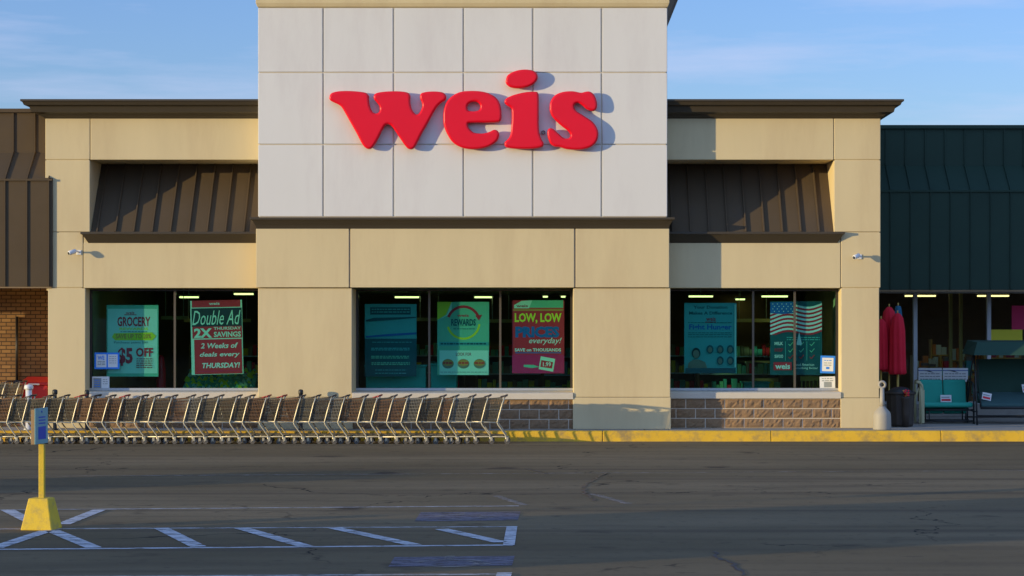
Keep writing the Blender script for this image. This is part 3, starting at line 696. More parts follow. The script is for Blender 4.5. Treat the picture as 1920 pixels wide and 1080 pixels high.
p = Poster((1538,1566,667,700), GD-.012); p.rect(1541.5,1562.5,671,696,'white'); p.lines(1545,1559,[675],'tape',1.4,4); p.lines(1545,1559,[680,684],'grey',1.2,5); p.rect(1549,1555,688,692,'tape')
p.done('white notice taped with bright blue tape in the right window corner', 'tape', 'notice', tilt=1.5)
p = Poster((1537,1566,706,729), GD-.012); p.lines(1541,1562,[709,713],'grey',1.5,4); p.rect(1545,1559,716,726,'grey')
p.done('plain white notice below the blue taped notice in right window', 'white', 'notice', tilt=-1)
p = Poster((1858,1917,618,643), SD-.02); p.done('blank bright yellow-green sheet on the shop glass above the swing', 'lime', 'notice')
p = Poster((1897,1950,573,618), SD-.02); p.done('red sheet on the shop glass at the right edge of frame', 'crimson', 'notice')
for a, b, l_ in ((1722,1766,'pale blue window banner above the left half of the green bench'), (1768,1815,'pale blue window banner above the right half of the green bench')):
    p = Poster((a,b,690,716), SD-.06); p.rect(a,b,694,695.5,'blue'); p.lines(a+3,b-3,[700,705,710],'grey',1.6,a); p.poly([(a+8,694),(a+20,695),(a+30,699),(a+20,697)],'black')
    p.done(l_, 'white', 'banner', name='window_banner')

# ------------------------------------------------------------------ shop interior pieces
def shelf(x, y, w, label, seed):
    t = thing('shelf_unit', label, 'shelf', (x, y, PZ+.01), 'shelves inside the store')
    g = MB(); z0 = PZ + .01; g.box(x-w/2, x-w/2+.04, y-.25, y+.25, z0, z0+1.7); g.box(x+w/2-.04, x+w/2, y-.25, y+.25, z0, z0+1.7); g.box(x-w/2+.041, x+w/2-.041, y+.21, y+.25, z0, z0+1.7)
    g.build('frame', M['interior'], t); r = random.Random(seed)
    for k in range(4):
        zz = z0 + .12 + k*.42; g = MB(); g.box(x-w/2+.041, x+w/2-.041, y-.25, y+.20, zz, zz+.03); g.build('shelf_board', M['alu_light'], t)
        g = MB(); xx = x-w/2+.06
        while xx < x+w/2-.15:
            ww = r.uniform(.06,.14); g.box(xx, xx+ww, y-.22, y+.1, zz+.031, zz+.031+r.uniform(.14,.3), r.randrange(5)); xx += ww + .012
        g.build('goods', [PM['red'], PM['green'], PM['teal'], PM['yellow'], PM['skin']], t)['kind'] = 'stuff'
shelf(-5.6, 50.2, 2.2, 'stocked shelf seen dimly between the two left window posters', 1)
shelf(-.9, 51.2, 1.6, 'stocked shelf behind the middle of the centre window', 2)
shelf(.5, 50.0, 1.2, 'stocked shelf behind the right of the centre window', 3)
shelf(4.6, 51.0, 2.0, 'stocked shelf behind the right store window', 4)
def beam(px0, px1, py, d, label):
    x0, x1 = X(px0,d), X(px1,d); z = Z(py,d)
    t = thing('aisle_sign_rail', label, 'rail', ((x0+x1)/2, d, z), 'hanging rails over the aisles')
    g = MB(); g.box(x0, x1, d, d+.05, z-.05, z+.03); g.build('rail', M['rail'], t)
    g = MB(); 
    for xx in (x0+.1, x1-.1): g.tube([(xx, d+.025, z+.03), (xx, d+.025, 3.21)], .008, 5)
    g.build('hanger', M['alu_light'], t)
M['rail'] = mat('cream_rail', (.62,.50,.22), .6)
beam(302,352,595,49,'pale rail seen between the two left window posters'); beam(345,470,600,51,'long yellowish rail behind the Double Ad poster')
beam(1378,1445,600,50,'pale rail between the two right window posters'); beam(780,830,598,50,'pale rail between the first two centre posters'); beam(915,962,601,50,'pale rail right of the rewards poster')
shelf(-3.2, 52.5, 2.4, 'far shelf seen behind the left half of the centre window', 5)
shelf(-7.6, 51.5, 2.0, 'far shelf behind the Double Ad poster', 6)
shelf(2.9, 52.2, 1.5, 'far shelf glimpsed at the left of the right window', 7)
def counter(x0, x1, y, h, label, m=None):
    t = thing('counter', label, 'counter', ((x0+x1)/2, y, PZ+.01)); z0 = PZ+.01
    g = MB(); g.box(x0, x1, y, y+.7, z0+.08, z0+h); g.box(x0+.03, x1-.03, y+.04, y+.66, z0, z0+.08); g.build('cabinet', m or M['teal'], t, bevel=.01)
    g = MB(); g.box(x0-.03, x1+.03, y-.04, y+.74, z0+h+.001, z0+h+.04); g.build('counter_top', M['teal'], t, bevel=.008)
counter(X(686,45.3), X(798,45.3), 45.3, 1.25, 'tall teal counter behind the dim teal poster')
counter(X(808,45.35), X(856,45.35), 45.35, 1.28, 'narrow teal counter below the green rewards poster')
counter(X(1395,47), X(1442,47), 47, .85, 'teal checkout stand seen between the two right window posters')
counter(X(960,47), X(1060,47), 47, .72, 'dark red counter below the low prices poster', PM['maroon'])
# produce stand with bagged greens
t = thing('produce_stand', 'sloping green produce stand low in the left store window', 'produce stand', (X(400,46), 46, PZ+.01))
x0, x1 = X(345,46), X(478,46); z0 = PZ+.01
g = MB(); g.prism([(45.7, z0), (45.7, z0+.72), (46.5, z0+1.05), (46.5, z0)], 'x', x0, x1); g.build('bin', M['teal'], t, bevel=.01)
g = MB(); r = random.Random(5)
for k in range(150):
    u, v = r.random(), r.random(); px, py = x0+.05+u*(x1-x0-.1), 45.74+v*.7; pz = z0+.74+.41*v
    s_ = r.uniform(.03,.07); q = r.uniform(0,3)
    g.add([(px-s_,py,pz),(px+s_*math.cos(q),py+s_*math.sin(q),pz+s_),(px,py-s_,pz+s_*1.6),(px+s_,py+.02,pz)], [(0,1,2),(0,2,3)], False, r.randrange(3))
g.build('greens', [PM['green'], PM['lime'], PM['paper']], t)['kind'] = 'stuff'
# wooden chair-like rack at the right window
t = thing('slatted_bench', 'yellow slatted wooden bench low behind the right window notices', 'bench', (X(1520,45.6), 45.6, PZ))
M['wood'] = mat('yellow_wood', (.55,.38,.08), .5, var=.1)
x0, x1 = X(1503,45.6), X(1545,45.6)
g = MB(); g.box(x0, x1, 45.8, 45.84, PZ+.95, PZ+1.05); 
for k in range(6): xx = x0 + .02 + k*(x1-x0-.06)/5; g.box(xx, xx+.02, 45.805, 45.835, PZ+.5, PZ+.949)
g.build('backrest', M['wood'], t)
g = MB(); g.box(x0, x1, 45.35, 45.79, PZ+.44, PZ+.49); g.build('seat', M['wood'], t)
for sx in (x0, x1-.04):
    for yy in (45.37, 45.74): g = MB(); g.box(sx, sx+.04, yy, yy+.04, PZ+.01, PZ+.439); g.build('leg', M['wood'], t)
# red vending front near left poster, timber posts in the right shop
g = MB(); g.lathe(X(302,45.8), 45.8, [(.09,PZ+.01),(.1,PZ+.3),(.1,PZ+1.2),(.06,PZ+1.45),(.03,PZ+1.5)], 12); tag(g.build('parasol', M['red_plastic'], org=(X(302,45.8),45.8,PZ+.01)), 'slim red upright cover just right of the grocery poster', 'cover')
for px_, l_ in ((1783,'slim timber post in the shop above the left half of the bench'), (1802,'paler timber post in the shop beside the slim one')):
    g = MB(); g.box(X(px_,52)-.04, X(px_,52)+.04, 52, 52.08, PZ, 3.29); g.box(X(px_,52)-.09, X(px_,52)+.09, 51.95, 52.13, PZ, PZ+.1); tag(g.build('timber_post', M['wood'], org=(X(px_,52),52,PZ), bevel=.006), l_, 'post')
t = thing('display_table', 'dark display table with boxes inside the dark canopied shop', 'table', (X(1775,53), 53, PZ))
g = MB(); x0, x1 = X(1725,53), X(1830,53); g.box(x0, x1, 52.8, 53.5, PZ+.85, PZ+.9); g.build('tabletop', M['wood'], t)
for sx in (x0+.02, x1-.07):
    for yy in (52.82, 53.43): g = MB(); g.box(sx, sx+.05, yy, yy+.05, PZ, PZ+.849); g.build('leg', M['interior'], t)
r = random.Random(9)
for k in range(7):
    xx = x0 + .06 + k*.18; h = r.uniform(.15,.5); g = MB(); g.box(xx, xx+.14, 52.95, 53.2, PZ+.901, PZ+.901+h, 0); g.box(xx-.004, xx+.144, 52.946, 53.204, PZ+.901+h*.8, PZ+.905+h, 1)
    cn = ['orange','brown','green','red','yellow','grey','teal'][k]
    tag(g.build('carton', [[PM['orange'],M['wood'],PM['green'],PM['red'],PM['yellow'],PM['grey'],PM['teal']][k], PM['skin']], org=(xx+.07,53.07,PZ+.9)), '%s carton on the display table in the dark shop' % cn, 'carton', 'cartons on the display table')

# ------------------------------------------------------------------ shopping carts
def make_cart():
    # local frame: handle at +x, nose at -x, knee of rear leg at x=0; width along y
    t = thing('shopping_cart', '', 'shopping cart', (0,0,0), 'shopping carts nested in the long row by the kerb', local=True)
    hw = .26
    g = MB()
    for s in (-1, 1):
        y = s*hw
        g.tube([(.145,y,.93),(.10,y,.80),(.0,y,.43),(.02,y,.38),(.175,y,.17),(.165,y,.145),(-.62,y*.8,.145)], .0135, 6)
        g.tube([(-.62,y*.8,.145),(-.66,y*.78,.16)], .0135, 6)
        g.tube([(.0,y,.425),(-.50,y*.82,.445)], .014, 6)           # basket rail
        g.tube([(.17,y,.15),(.19,y,.075)], .020, 6)
    g.tube([(.16,-hw,.145),(.16,hw,.145)], .011, 6); g.tube([(-.62,-hw*.8,.145),(-.62,hw*.8,.145)], .011, 6)
    g.build('frame', M['chrome_light'], t)
    # basket
    def bw(x): return hw * (1 - .20 * min(1, -(x-.12)/.92)) - .012
    def zt(x): return .90 + .09*x
    def zb(x): return .445 + (-.06*x)
    g = MB(); w = .0064; xr, xf = .09, -.80
    nx = 26
    for s in (-1, 1):
        for i in range(nx+1):
            u = i/nx; xt = xr + (xf-xr)*u; xb = -.01 + (-.70+.01)*u
            g.tube([(xt, s*bw(xt), zt(xt)), (xb, s*bw(xb)*.94, zb(xb))], w, 4, cap=False)
        for k in range(8):
            v = k/7; g.tube([(xr*(1-v)+(-.01)*v, s*bw(xr)*(1-.06*v), zt(xr)*(1-v)+zb(0)*v), (xf*(1-v)+(-.70)*v, s*bw(xf)*(1-.06*v), zt(xf)*(1-v)+zb(-.7)*v)], w*(1.9 if k in (0,) else 1), 4, cap=False)
    for i in range(0, nx+1):
        u = i/nx; xb = -.01 + (-.69)*u; g.tube([(xb, -bw(xb)*.94, zb(xb)), (xb, bw(xb)*.94, zb(xb))], w, 4, cap=False)
    for k in range(8):
        v = -1 + 2*k/7; g.tube([(-.01, v*bw(0)*.94, zb(0)), (-.70, v*bw(-.7)*.94, zb(-.7))], w, 4, cap=False)
        g.tube([(xf, v*bw(xf), zt(xf)), (-.70, v*bw(-.7)*.94, zb(-.7))], w, 4, cap=False)
    for v in (0,.25,.5,.75,1): xx = xf*(1-v)-.70*v; g.tube([(xx, -bw(xf), zt(xf)*(1-v)+zb(-.7)*v), (xx, bw(xf), zt(xf)*(1-v)+zb(-.7)*v)], w*1.5, 4, cap=False)
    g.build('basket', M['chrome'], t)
    g = MB()
    for k in range(9):
        v = -1 + 2*k/8; g.tube([(.085, v*hw*.92, .86), (.0, v*hw*.92, .47)], w, 4, cap=False)
    for z in (.86,.73,.60,.47): g.tube([(.085-(.86-z)*.218, -hw*.92, z), (.085-(.86-z)*.218, hw*.92, z)], w*1.3, 4, cap=False)
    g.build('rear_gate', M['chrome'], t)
    g = MB()
    for k in range(9): v = -1 + 2*k/8; g.tube([(.12, v*hw*.9, .17), (-.58, v*hw*.72, .20)], w*1.2, 4, cap=False)
    for k in range(5): xx = .12 - k*.175; g.tube([(xx, -hw*.85, .17+k*.007), (xx, hw*.85, .17+k*.007)], w*1.5, 4, cap=False)
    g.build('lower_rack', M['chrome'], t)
    g = MB(); g.tube([(.14,-hw-.01,.935),(.17,-hw,.955),(.19,-hw*.6,.962),(.19,hw*.6,.962),(.17,hw,.955),(.14,hw+.01,.935)], .017, 7)
    g.tube([(.19,-hw,.958),(.05,-hw,.925)], .011, 6); g.tube([(.19,hw,.958),(.05,hw,.925)], .011, 6)
    g.build('handle', M['handle_dark'], t)
    g = MB()        # folded child seat behind the handle
    g.prism([(.075,.84),(.085,.84),(.035,.60),(.025,.60)], 'y', -hw*.80, hw*.80)
    g.prism([(.03,.60),(-.02,.59),(-.02,.60),(.03,.61)], 'y', -hw*.75, hw*.75)
    g.build('child_seat', M['seat_flap'], t, bevel=.004)
    g = MB()
    for s in (-1, 1): g.tube([(-.50, s*hw*.82, .445), (-.72, s*hw*.72, .475), (-.80, s*hw*.74, .82)], .009, 6)
    g.tube([(-.80, -hw*.74, .828), (-.80, hw*.74, .828)], .012, 6); g.build('nose_bumper', M['chrome_light'], t)
    for (wx, wy) in ((.20,-hw),(.20,hw),(-.60,-hw*.8),(-.60,hw*.8)):
        g = MB()
        g.box(wx-.022, wx+.022, wy-.026, wy-.020, .05, .128); g.box(wx-.022, wx+.022, wy+.020, wy+.026, .05, .128); g.box(wx-.024, wx+.024, wy-.026, wy+.026, .1285, .138)
        c = g.build('caster', M['chrome_light'], t)
        g = MB(); n = 12
        for sgn_ in (0,): 
            vs = [(wx + .056*math.cos(2*math.pi*k/n), wy + e, .058 + .056*math.sin(2*math.pi*k/n)) for e in (-.016,.016) for k in range(n)]
            g.add(vs, [tuple(range(n-1,-1,-1)), tuple(range(n,2*n))] + [(k,(k+1)%n,(k+1)%n+n,k+n) for k in range(n)], False)
        g.tube([(wx, wy-.03, .058), (wx, wy+.03, .058)], .012, 6); g.build('wheel', M['wheel'], c)
    return t
ordn = ['rightmost','second','third','fourth','fifth','sixth','seventh','eighth','ninth','tenth','eleventh','twelfth','thirteenth','fourteenth','fifteenth','sixteenth','seventeenth','eighteenth','nineteenth','twentieth',
        'twenty-first','twenty-second','twenty-third','twenty-fourth','twenty-fifth','twenty-sixth','twenty-seventh','twenty-eighth','twenty-ninth','thirtieth','thirty-first','thirty-second','thirty-third','thirty-fourth']
CD = 42.5
def back_of(px):
    return ('the centre window' if px > 660 else 'the cream pier' if px > 484 else
            'the left window' if px > 165 else 'the left pilaster' if px > 90 else 'the brick wall')
proto = make_cart()
rc = random.Random(11)
redm = {}
n_c = 33
for i in range(n_c):
    px = 932 - 29.6*i + rc.uniform(-3.5, 3.5) * (i > 0)
    lab = ('wire shopping cart at the open right end of the long kerbside row' if i == 0 else
           '%s wire cart from right end of kerbside row, before %s' % (ordn[i], back_of(px)))
    loc = (X(px, CD-.26), CD + rc.uniform(-.02,.02), 0)
    o = proto if i == 0 else dup(proto, loc, lab)
    if i == 0: o.location = loc; o['label'] = lab
    o.rotation_euler = (0, rc.uniform(-.012,.006), rc.uniform(-.045,.045))
    if i in (8, 14, 15, 24, 27):
        for c in o.children:
            if c.name.startswith('handle'): c.data = redm.setdefault('m', c.data.copy()); c.data.materials[0] = M['handle_red']
        o['label'] = lab.replace('wire cart', 'red-handled cart')
bas = [mat('cart_wire_' + n_, c_, .45, metal=.3, var=.25, vscale=6) for n_, c_ in (('rusty', (.24,.13,.06)), ('grey', (.25,.23,.18)), ('dark', (.12,.10,.07)))]
bd2 = {}
flaps = [mat('seat_flap_' + n_, c_, .6, var=.15) for n_, c_ in (('red', (.30,.03,.03)), ('grey', (.35,.34,.30)), ('teal', (.04,.13,.13)), ('ochre', (.33,.21,.05)))]
fd = {}
for i, o in enumerate([q for q in COL.objects if q.name.startswith('shopping_cart') and q.type == 'EMPTY']):
    kb = rc.randrange(5)
    if kb < 3:
        for c in o.children:
            if c.name.startswith('basket'):
                if kb not in bd2: bd2[kb] = c.data.copy(); bd2[kb].materials[0] = bas[kb]
                c.data = bd2[kb]
    k = rc.randrange(8)
    if k < 4:
        for c in o.children:
            if c.name.startswith('child_seat'):
                if k not in fd: fd[k] = c.data.copy(); fd[k].materials[0] = flaps[k]
                c.data = fd[k]
for i in range(3):
    o = dup(proto, (X(-22 + i*26, 45.2), 45.2, PZ), '%s cart in the short back row by the brick wall' % ['leftmost','middle','rightmost'][i], rz=0)
    o['group'] = 'shopping carts in the short back row on the pavement'
for c in redm: pass

# ------------------------------------------------------------------ parking sign on yellow base
bx_, by_ = X(72, 24.25), 24.4
t = thing('parking_sign', 'narrow accessible parking sign on a yellow post in a yellow pyramid base', 'sign', (bx_, by_, 0))
s1, s2, hh = .185, .115, .36
g = MB(); vs = [(bx_-s1,by_-s1,0),(bx_+s1,by_-s1,0),(bx_+s1,by_+s1,0),(bx_-s1,by_+s1,0)] + [(bx_+sx*s2, by_+sy*s2, hh) for sx, sy in ((-1,-1),(1,-1),(1,1),(-1,1))]
g.add(vs, [(0,3,2,1),(4,5,6,7),(0,1,5,4),(1,2,6,5),(2,3,7,6),(3,0,4,7)])
g.xform(Matrix.Translation((bx_,by_,0)) @ Matrix.Rotation(R(-6),4,'Z') @ Matrix.Translation((-bx_,-by_,0)))
g.build('base', M['yellow'], t, bevel=.012)
g = MB(); g.box(bx_+.005-.032, bx_+.005+.032, by_-.032, by_+.032, hh-.01, 2.3 - (834-HY)*24.2/F - .001); g.build('post', M['yellow'], t, bevel=.006)
M['sign_back'] = mat('weathered_plywood', (.30,.19,.09), .8, var=.2, vscale=8, stretch=(1,1,.15))
M['sign_face'] = mat('sign_face', (.22,.42,.42), .45, var=.05)
M['sign_blue'] = mat('sign_blue', (.01,.07,.45), .4)
g = MB(); bz0, bz1 = 2.3 - (834-HY)*24.2/F, 2.3 - (768-HY)*24.2/F
g.box(bx_-.045, bx_-.000, by_-.20, by_+.16, bz0, bz1); bd = g.build('board', M['sign_back'], t, bevel=.006)
g = MB(); g.box(bx_+.001, bx_+.010, by_-.205, by_+.165, bz0+.003, bz1+.012); fc = g.build('face_plate', M['sign_face'], bd, bevel=.002)
# blue symbol panel and print on the plate (faces +x)
g = MB(); g.box(bx_+.0105, bx_+.012, by_-.12, by_+.10, bz0+.055, bz0+.20)
g.tube([(bx_+.009, by_-.02, bz1-.03), (bx_+.016, by_-.02, bz1-.03)], .012, 8); 
for k in range(3): g.box(bx_+.0105, bx_+.0115, by_-.11, by_+.09, bz1-.10-k*.035, bz1-.085-k*.035)
fcs = g.build('symbol_panel', M['sign_blue'], bd)
# turn the plate slightly towards the camera
for o in (bd, ):
    pv = Matrix.Translation(Vector((0,0,0))) ; o.rotation_euler = (0,0,R(-9))

# ------------------------------------------------------------------ security cameras
def seccam(px, py, label):
    x, z = X(px, WD), Z(py, WD)
    t = thing('security_camera', label, 'security camera', (x, WD, z), 'security cameras on the facade')
    g = MB(); g.box(x+.02, x+.12, WD-.022, WD, z-.045, z+.055); g.build('bracket', M['white_plastic'], t, bevel=.01)
    g = MB(); g.tube([(x+.07, WD-.02, z+.01), (x+.05, WD-.12, z+.03), (x-.01, WD-.20, z+.03)], .018, 8); g.build('arm', M['white_plastic'], t)
    g = MB(); g.tube([(x+.04, WD-.17, z+.03), (x+.03, WD-.18, z+.03), (x-.075, WD-.27, z-.015), (x-.085, WD-.28, z-.02)], [.03,.048,.048,.04], 14); b = g.build('housing', M['white_plastic'], t)
    g = MB(); g.tube([(x-.083, WD-.278, z-.019), (x-.090, WD-.284, z-.022)], [.032,.030], 14); g.build('lens', M['black'], b)
seccam(142, 474, 'white security camera on the left cream pilaster')
seccam(1605, 482, 'white security camera on the right cream pilaster')

# ------------------------------------------------------------------ things on the pavement, left
def bollard(px, d, r, top, m, label, capr=None):
    x = X(px, d); t = thing('bollard', label, 'bollard', (x, d, PZ))
    g = MB(); g.lathe(x, d, [(r*1.6,PZ),(r*1.6,PZ+.02),(r,PZ+.025),(r,top-.10)], 16); g.build('post', m, t)
    c = capr or r*1.2; g = MB(); g.lathe(x, d, [(c*.9,top-.099),(c,top-.085),(c,top-.035),(c*.85,top-.012),(c*.4,top)], 16); g.build('cap', m, t)
bollard(54, 43.75, .065, Z(721,43.75), M['white_plastic'], 'white bollard with a wider cap before the red bin', .092)
bollard(103, 43.62, .04, Z(730,43.62), M['black'], 'black round-topped bollard behind the carts by the left pilaster', .055)
bollard(163, 43.62, .04, Z(731,43.62), M['black'], 'black round-topped bollard at the left window corner', .05)
bollard(564, 43.6, .04, Z(730,43.6), M['black'], 'black round-topped bollard behind carts before the cream pier', .05)
xa_, xb_ = X(36,45.6), X(92,45.6)
t = thing('storage_bin', 'red storage bin with sloping lid by the brick wall', 'bin', ((xa_+xb_)/2, 45.7, PZ))
M['red_bin'] = mat('red_bin_plastic', (.50,.02,.02), .5, var=.1)
zt_ = Z(712,45.6)
g = MB(); g.box(xa_+.03, xb_-.03, 45.62, 46.3, PZ, zt_-.12); g.build('body', M['red_bin'], t, bevel=.02)
g = MB(); g.prism([(45.58,zt_-.119),(45.58,zt_-.06),(46.33,zt_+.05),(46.33,zt_-.119)], 'x', xa_, xb_); ld = g.build('lid', M['red_bin'], t, bevel=.01)
g = MB(); g.box((xa_+xb_)/2-.12, (xa_+xb_)/2+.12, 45.555, 45.579, zt_-.11, zt_-.08); g.build('handle', M['white_plastic'], ld)

# ------------------------------------------------------------------ things on the pavement, right
M['grey_plastic'] = mat('weathered_beige_plastic', (.37,.34,.28), .6, var=.12, vscale=5, dirt=(.3,.27,.24), dscale=5, damt=.35)
x, y = X(1654,43.72), 43.72
t = thing('ash_receptacle', 'beige cigarette receptacle with slim neck at the right pilaster foot', 'ash bin', (x, y, PZ))
g = MB(); g.lathe(x, y, [(.185,PZ),(.19,PZ+.02),(.18,PZ+.3),(.165,PZ+.36),(.11,PZ+.42),(.07,PZ+.46),(.06,PZ+.48)], 24); g.build('base', M['grey_plastic'], t)
g = MB(); g.lathe(x, y, [(.058,PZ+.481),(.05,PZ+.6),(.043,PZ+.86)], 18); g.build('neck', M['grey_plastic'], t)
g = MB(); n = 18; zc = PZ+.90
g.tube([(x+.062*math.cos(2*math.pi*k/n), y, zc+.02+.062*math.sin(2*math.pi*k/n)) for k in range(n+1)], .030, 8, cap=False); g.build('head', M['grey_plastic'], t)
g = MB(); g.lathe(x, y, [(.03,zc),(.03,zc+.04)], 10); g.build('opening', M['black'], t)
# dark barrel
M['barrel'] = mat('dark_brown_bin', (.045,.032,.022), .6, var=.2)
x, y = X(1688,45.2), 45.2
t = thing('trash_barrel', 'dark slatted barrel behind the beige cigarette receptacle', 'trash barrel', (x, y, PZ))
g = MB(); g.lathe(x, y, [(.25,PZ),(.27,PZ+.05),(.29,PZ+.69)], 28, fl=lambda q, z: 1 + .02*(1 if int(q/(2*math.pi)*28) % 2 else -1), smooth=False); g.build('body', M['barrel'], t)
g = MB(); g.tube([(x+.30*math.cos(q*.2244), y+.30*math.sin(q*.2244), PZ+.705) for q in range(29)], .03, 8, cap=False); g.build('rim', M['barrel'], t)
g = MB(); g.lathe(x, y, [(.27,PZ+.691),(.26,PZ+.75),(.15,PZ+.82),(.05,PZ+.84)], 24); g.build('lid', M['black'], t)
# flower pots beside barrel
for px_, c_, nm in ((1697,'red','slim dark pot of small red flowers beside the barrel'),):
    x, y = X(px_,44.95), 44.85; M['pot'] = PM['red']
    t = thing('flower_pot', nm, 'flower pot', (x, y, PZ)); g = MB(); g.lathe(x, y, [(.06,PZ),(.08,PZ+.3),(.09,PZ+.58),(.10,PZ+.60),(.10,PZ+.63)], 16); g.build('pot', M['barrel'], t)
    g = MB(); r = random.Random(3)
    for k in range(26):
        q, e, s_ = r.uniform(0,6.28), r.uniform(0,.07), r.uniform(.015,.035); px1, py1, pz1 = x+e*math.cos(q), y+e*math.sin(q), PZ+.63+r.uniform(0,.12)
        g.add([(px1,py1,pz1),(px1+s_,py1,pz1+s_),(px1,py1+s_,pz1+s_*1.5),(px1-s_,py1-s_,pz1+s_)], [(0,1,2),(0,2,3)], False, 0 if k % 3 else 1)
    g.build('flowers', [PM['red'], PM['orange']], t)
for k_, (px_, w_, h_, c_, nm) in enumerate(((1738,.7,1.3,'orange','orange'),(1765,.5,1.7,'maroon','dark red'),(1812,.8,1.5,'skin','brown'),(1840,.6,1.2,'green','green'),(1880,.9,1.6,'maroon','plum'),(1908,.5,1.1,'yellow','yellow'))):
    d_ = 53.6 + (k_ % 3) * .7; x_ = X(px_, d_); t = thing('merchandise_rack', '%s goods on a rack inside the dark canopied shop' % nm, 'rack', (x_, d_, PZ), 'racks inside the green canopied shop')
    g = MB(); 
    for sx in (-1, 1): g.box(x_+sx*w_/2-.02, x_+sx*w_/2+.02, d_, d_+.3, PZ, PZ+h_+.1)
    for q in range(4): g.box(x_-w_/2+.021, x_+w_/2-.021, d_, d_+.28, PZ+.1+q*h_/4, PZ+.13+q*h_/4)
    g.build('frame', M['wood'], t)
    g = MB(); r = random.Random(k_)
    for q in range(4):
        xx = x_-w_/2+.04
        while xx < x_+w_/2-.12: ww = r.uniform(.06,.13); g.box(xx, xx+ww, d_+.02, d_+.22, PZ+.131+q*h_/4, PZ+.131+q*h_/4+r.uniform(.4,.85)*h_/4, r.randrange(3)); xx += ww+.01
    g.build('goods', [PM[c_], PM['orange'], PM['paper']], t)['kind'] = 'stuff'
# closed patio parasols
M['red_cloth'] = mat('red_parasol_cloth', (.68,.008,.03), .85, var=.12, vscale=6)
M['blue_cloth'] = mat('blue_parasol_cloth', (.02,.13,.22), .85, var=.12, vscale=6)
def parasol(px, d, top, bot, r, m, label):
    x = X(px, d); zt_, zb_ = Z(top,d), Z(bot,d)
    t = thing('patio_parasol', label, 'parasol', (x, d, PZ), 'closed parasols beside the pilaster')
    ph = random.uniform(0,6)
    g = MB(); H_ = zt_-zb_
    g.lathe(x, d, [(.02,zt_),(.06,zt_-.02),(r*.72,zt_-.08*H_),(r*.90,zt_-.28*H_),(r*.96,zt_-.65*H_),(r,zt_-.9*H_),(r*1.05,zb_+.03),(r*.85,zb_)], 32, fl=lambda q, z: 1 + .16*math.sin(q*8+ph+z*.8)*min(1,(zt_-z)*2))
    g.build('canopy', m, t)
    g = MB(); g.tube([(x,d,PZ+.05),(x,d,zb_+.05)], .02, 8); g.tube([(x,d,zt_-.02),(x,d,zt_+.06)], .015, 8); g.build('pole', M['wood'], t)
    g = MB(); g.lathe(x, d, [(.2,PZ),(.2,PZ+.04),(.05,PZ+.07),(.04,PZ+.2)], 18); g.build('base', M['black'], t)
parasol(1667, 46.6, 575, 697, .17, M['red_cloth'], 'taller red closed parasol in the middle of the cluster')
parasol(1683, 46.3, 587, 702, .17, M['red_cloth'], 'shorter red closed parasol at the right of the cluster')
parasol(1652, 46.4, 598, 694, .15, M['red_cloth'], 'red closed parasol half hidden behind the right pilaster')
parasol(1684, 47.1, 573, 660, .10, M['blue_cloth'], 'blue closed parasol peeking out behind the red ones')
# green cushioned glider bench
M['green_cloth'] = mat('green_cushion', (.02,.36,.27), .8, var=.1, vscale=5)
M['cream_metal'] = mat('cream_tube', (.50,.47,.27), .5, var=.08)
bd_ = 46.6; x0, x1 = X(1731,bd_), X(1818,bd_)
t = thing('glider_bench', 'green cushioned glider bench with cream curved arm', 'bench', ((x0+x1)/2, bd_, PZ))
def cushion(g, x0, x1, y0, y1, z0, z1, lean=0):
    nx, ny = 8, 5; 
    g.box(x0, x1, y0, y1, z0, z1)
for a, b in ((x0, (x0+x1)/2-.006), ((x0+x1)/2+.006, x1)):
    g = MB(); zb_, zt_ = Z(776,bd_), Z(712,bd_)
    g.prism([(bd_+.30,zb_),(bd_+.42,zt_-.05),(bd_+.46,zt_),(bd_+.53,zt_-.02),(bd_+.44,zb_-.02)], 'x', a, b); o = g.build('back_cushion', M['green_cloth'], t, bevel=.035); o.modifiers['bevel'].segments = 3
g = MB(); g.prism([(bd_-.22,PZ+.36),(bd_-.24,PZ+.42),(bd_-.20,PZ+.47),(bd_+.29,PZ+.43),(bd_+.29,PZ+.33)], 'x', x0-.02, x1+.03); g.build('seat_cushion', M['green_cloth'], t, bevel=.03)
for xx in (X(1723,bd_), x1+.04):
    g = MB(); g.tube([(xx, bd_-.25, PZ), (xx, bd_-.25, PZ+.72), (xx, bd_-.22, PZ+.83), (xx, bd_-.12, PZ+.90), (xx, bd_+.40, PZ+.93), (xx, bd_+.46, PZ+.85), (xx, bd_+.46, PZ)], .028 if xx < x0 else .02, 8)
    if xx < x0:
        g.v = g.v; g.box(xx-.035, xx+.075, bd_-.262, bd_-.20, PZ+.02, PZ+.74); g.tube([(xx-.10, bd_-.1, PZ+.02), (xx-.10, bd_-.1, PZ+.55), (xx-.03, bd_-.18, PZ+.78)], .025, 8)
        g.tube([(xx-.11, bd_-.22, PZ+.90), (xx-.03, bd_-.23, PZ+.90), (xx+.02, bd_-.23, PZ+.84), (xx+.035, bd_-.23, PZ+.72)], .032, 8)
    g.build('arm', M['cream_metal'] if xx < x0 else M['black'], t)
g = MB(); 
for yy in (bd_-.18, bd_+.3): g.tube([(x0-.05, yy, PZ+.06), (x1+.04, yy, PZ+.06)], .02, 6); g.tube([(x0-.05, yy, PZ+.30), (x1+.04, yy, PZ+.30)], .02, 6)
for xx in (x0+.1, x1-.1): 
    for yy in (bd_-.18, bd_+.3): g.tube([(xx, yy, PZ+.30), (xx, yy, PZ+.05)], .014, 6)
g.build('frame', M['black'], t)
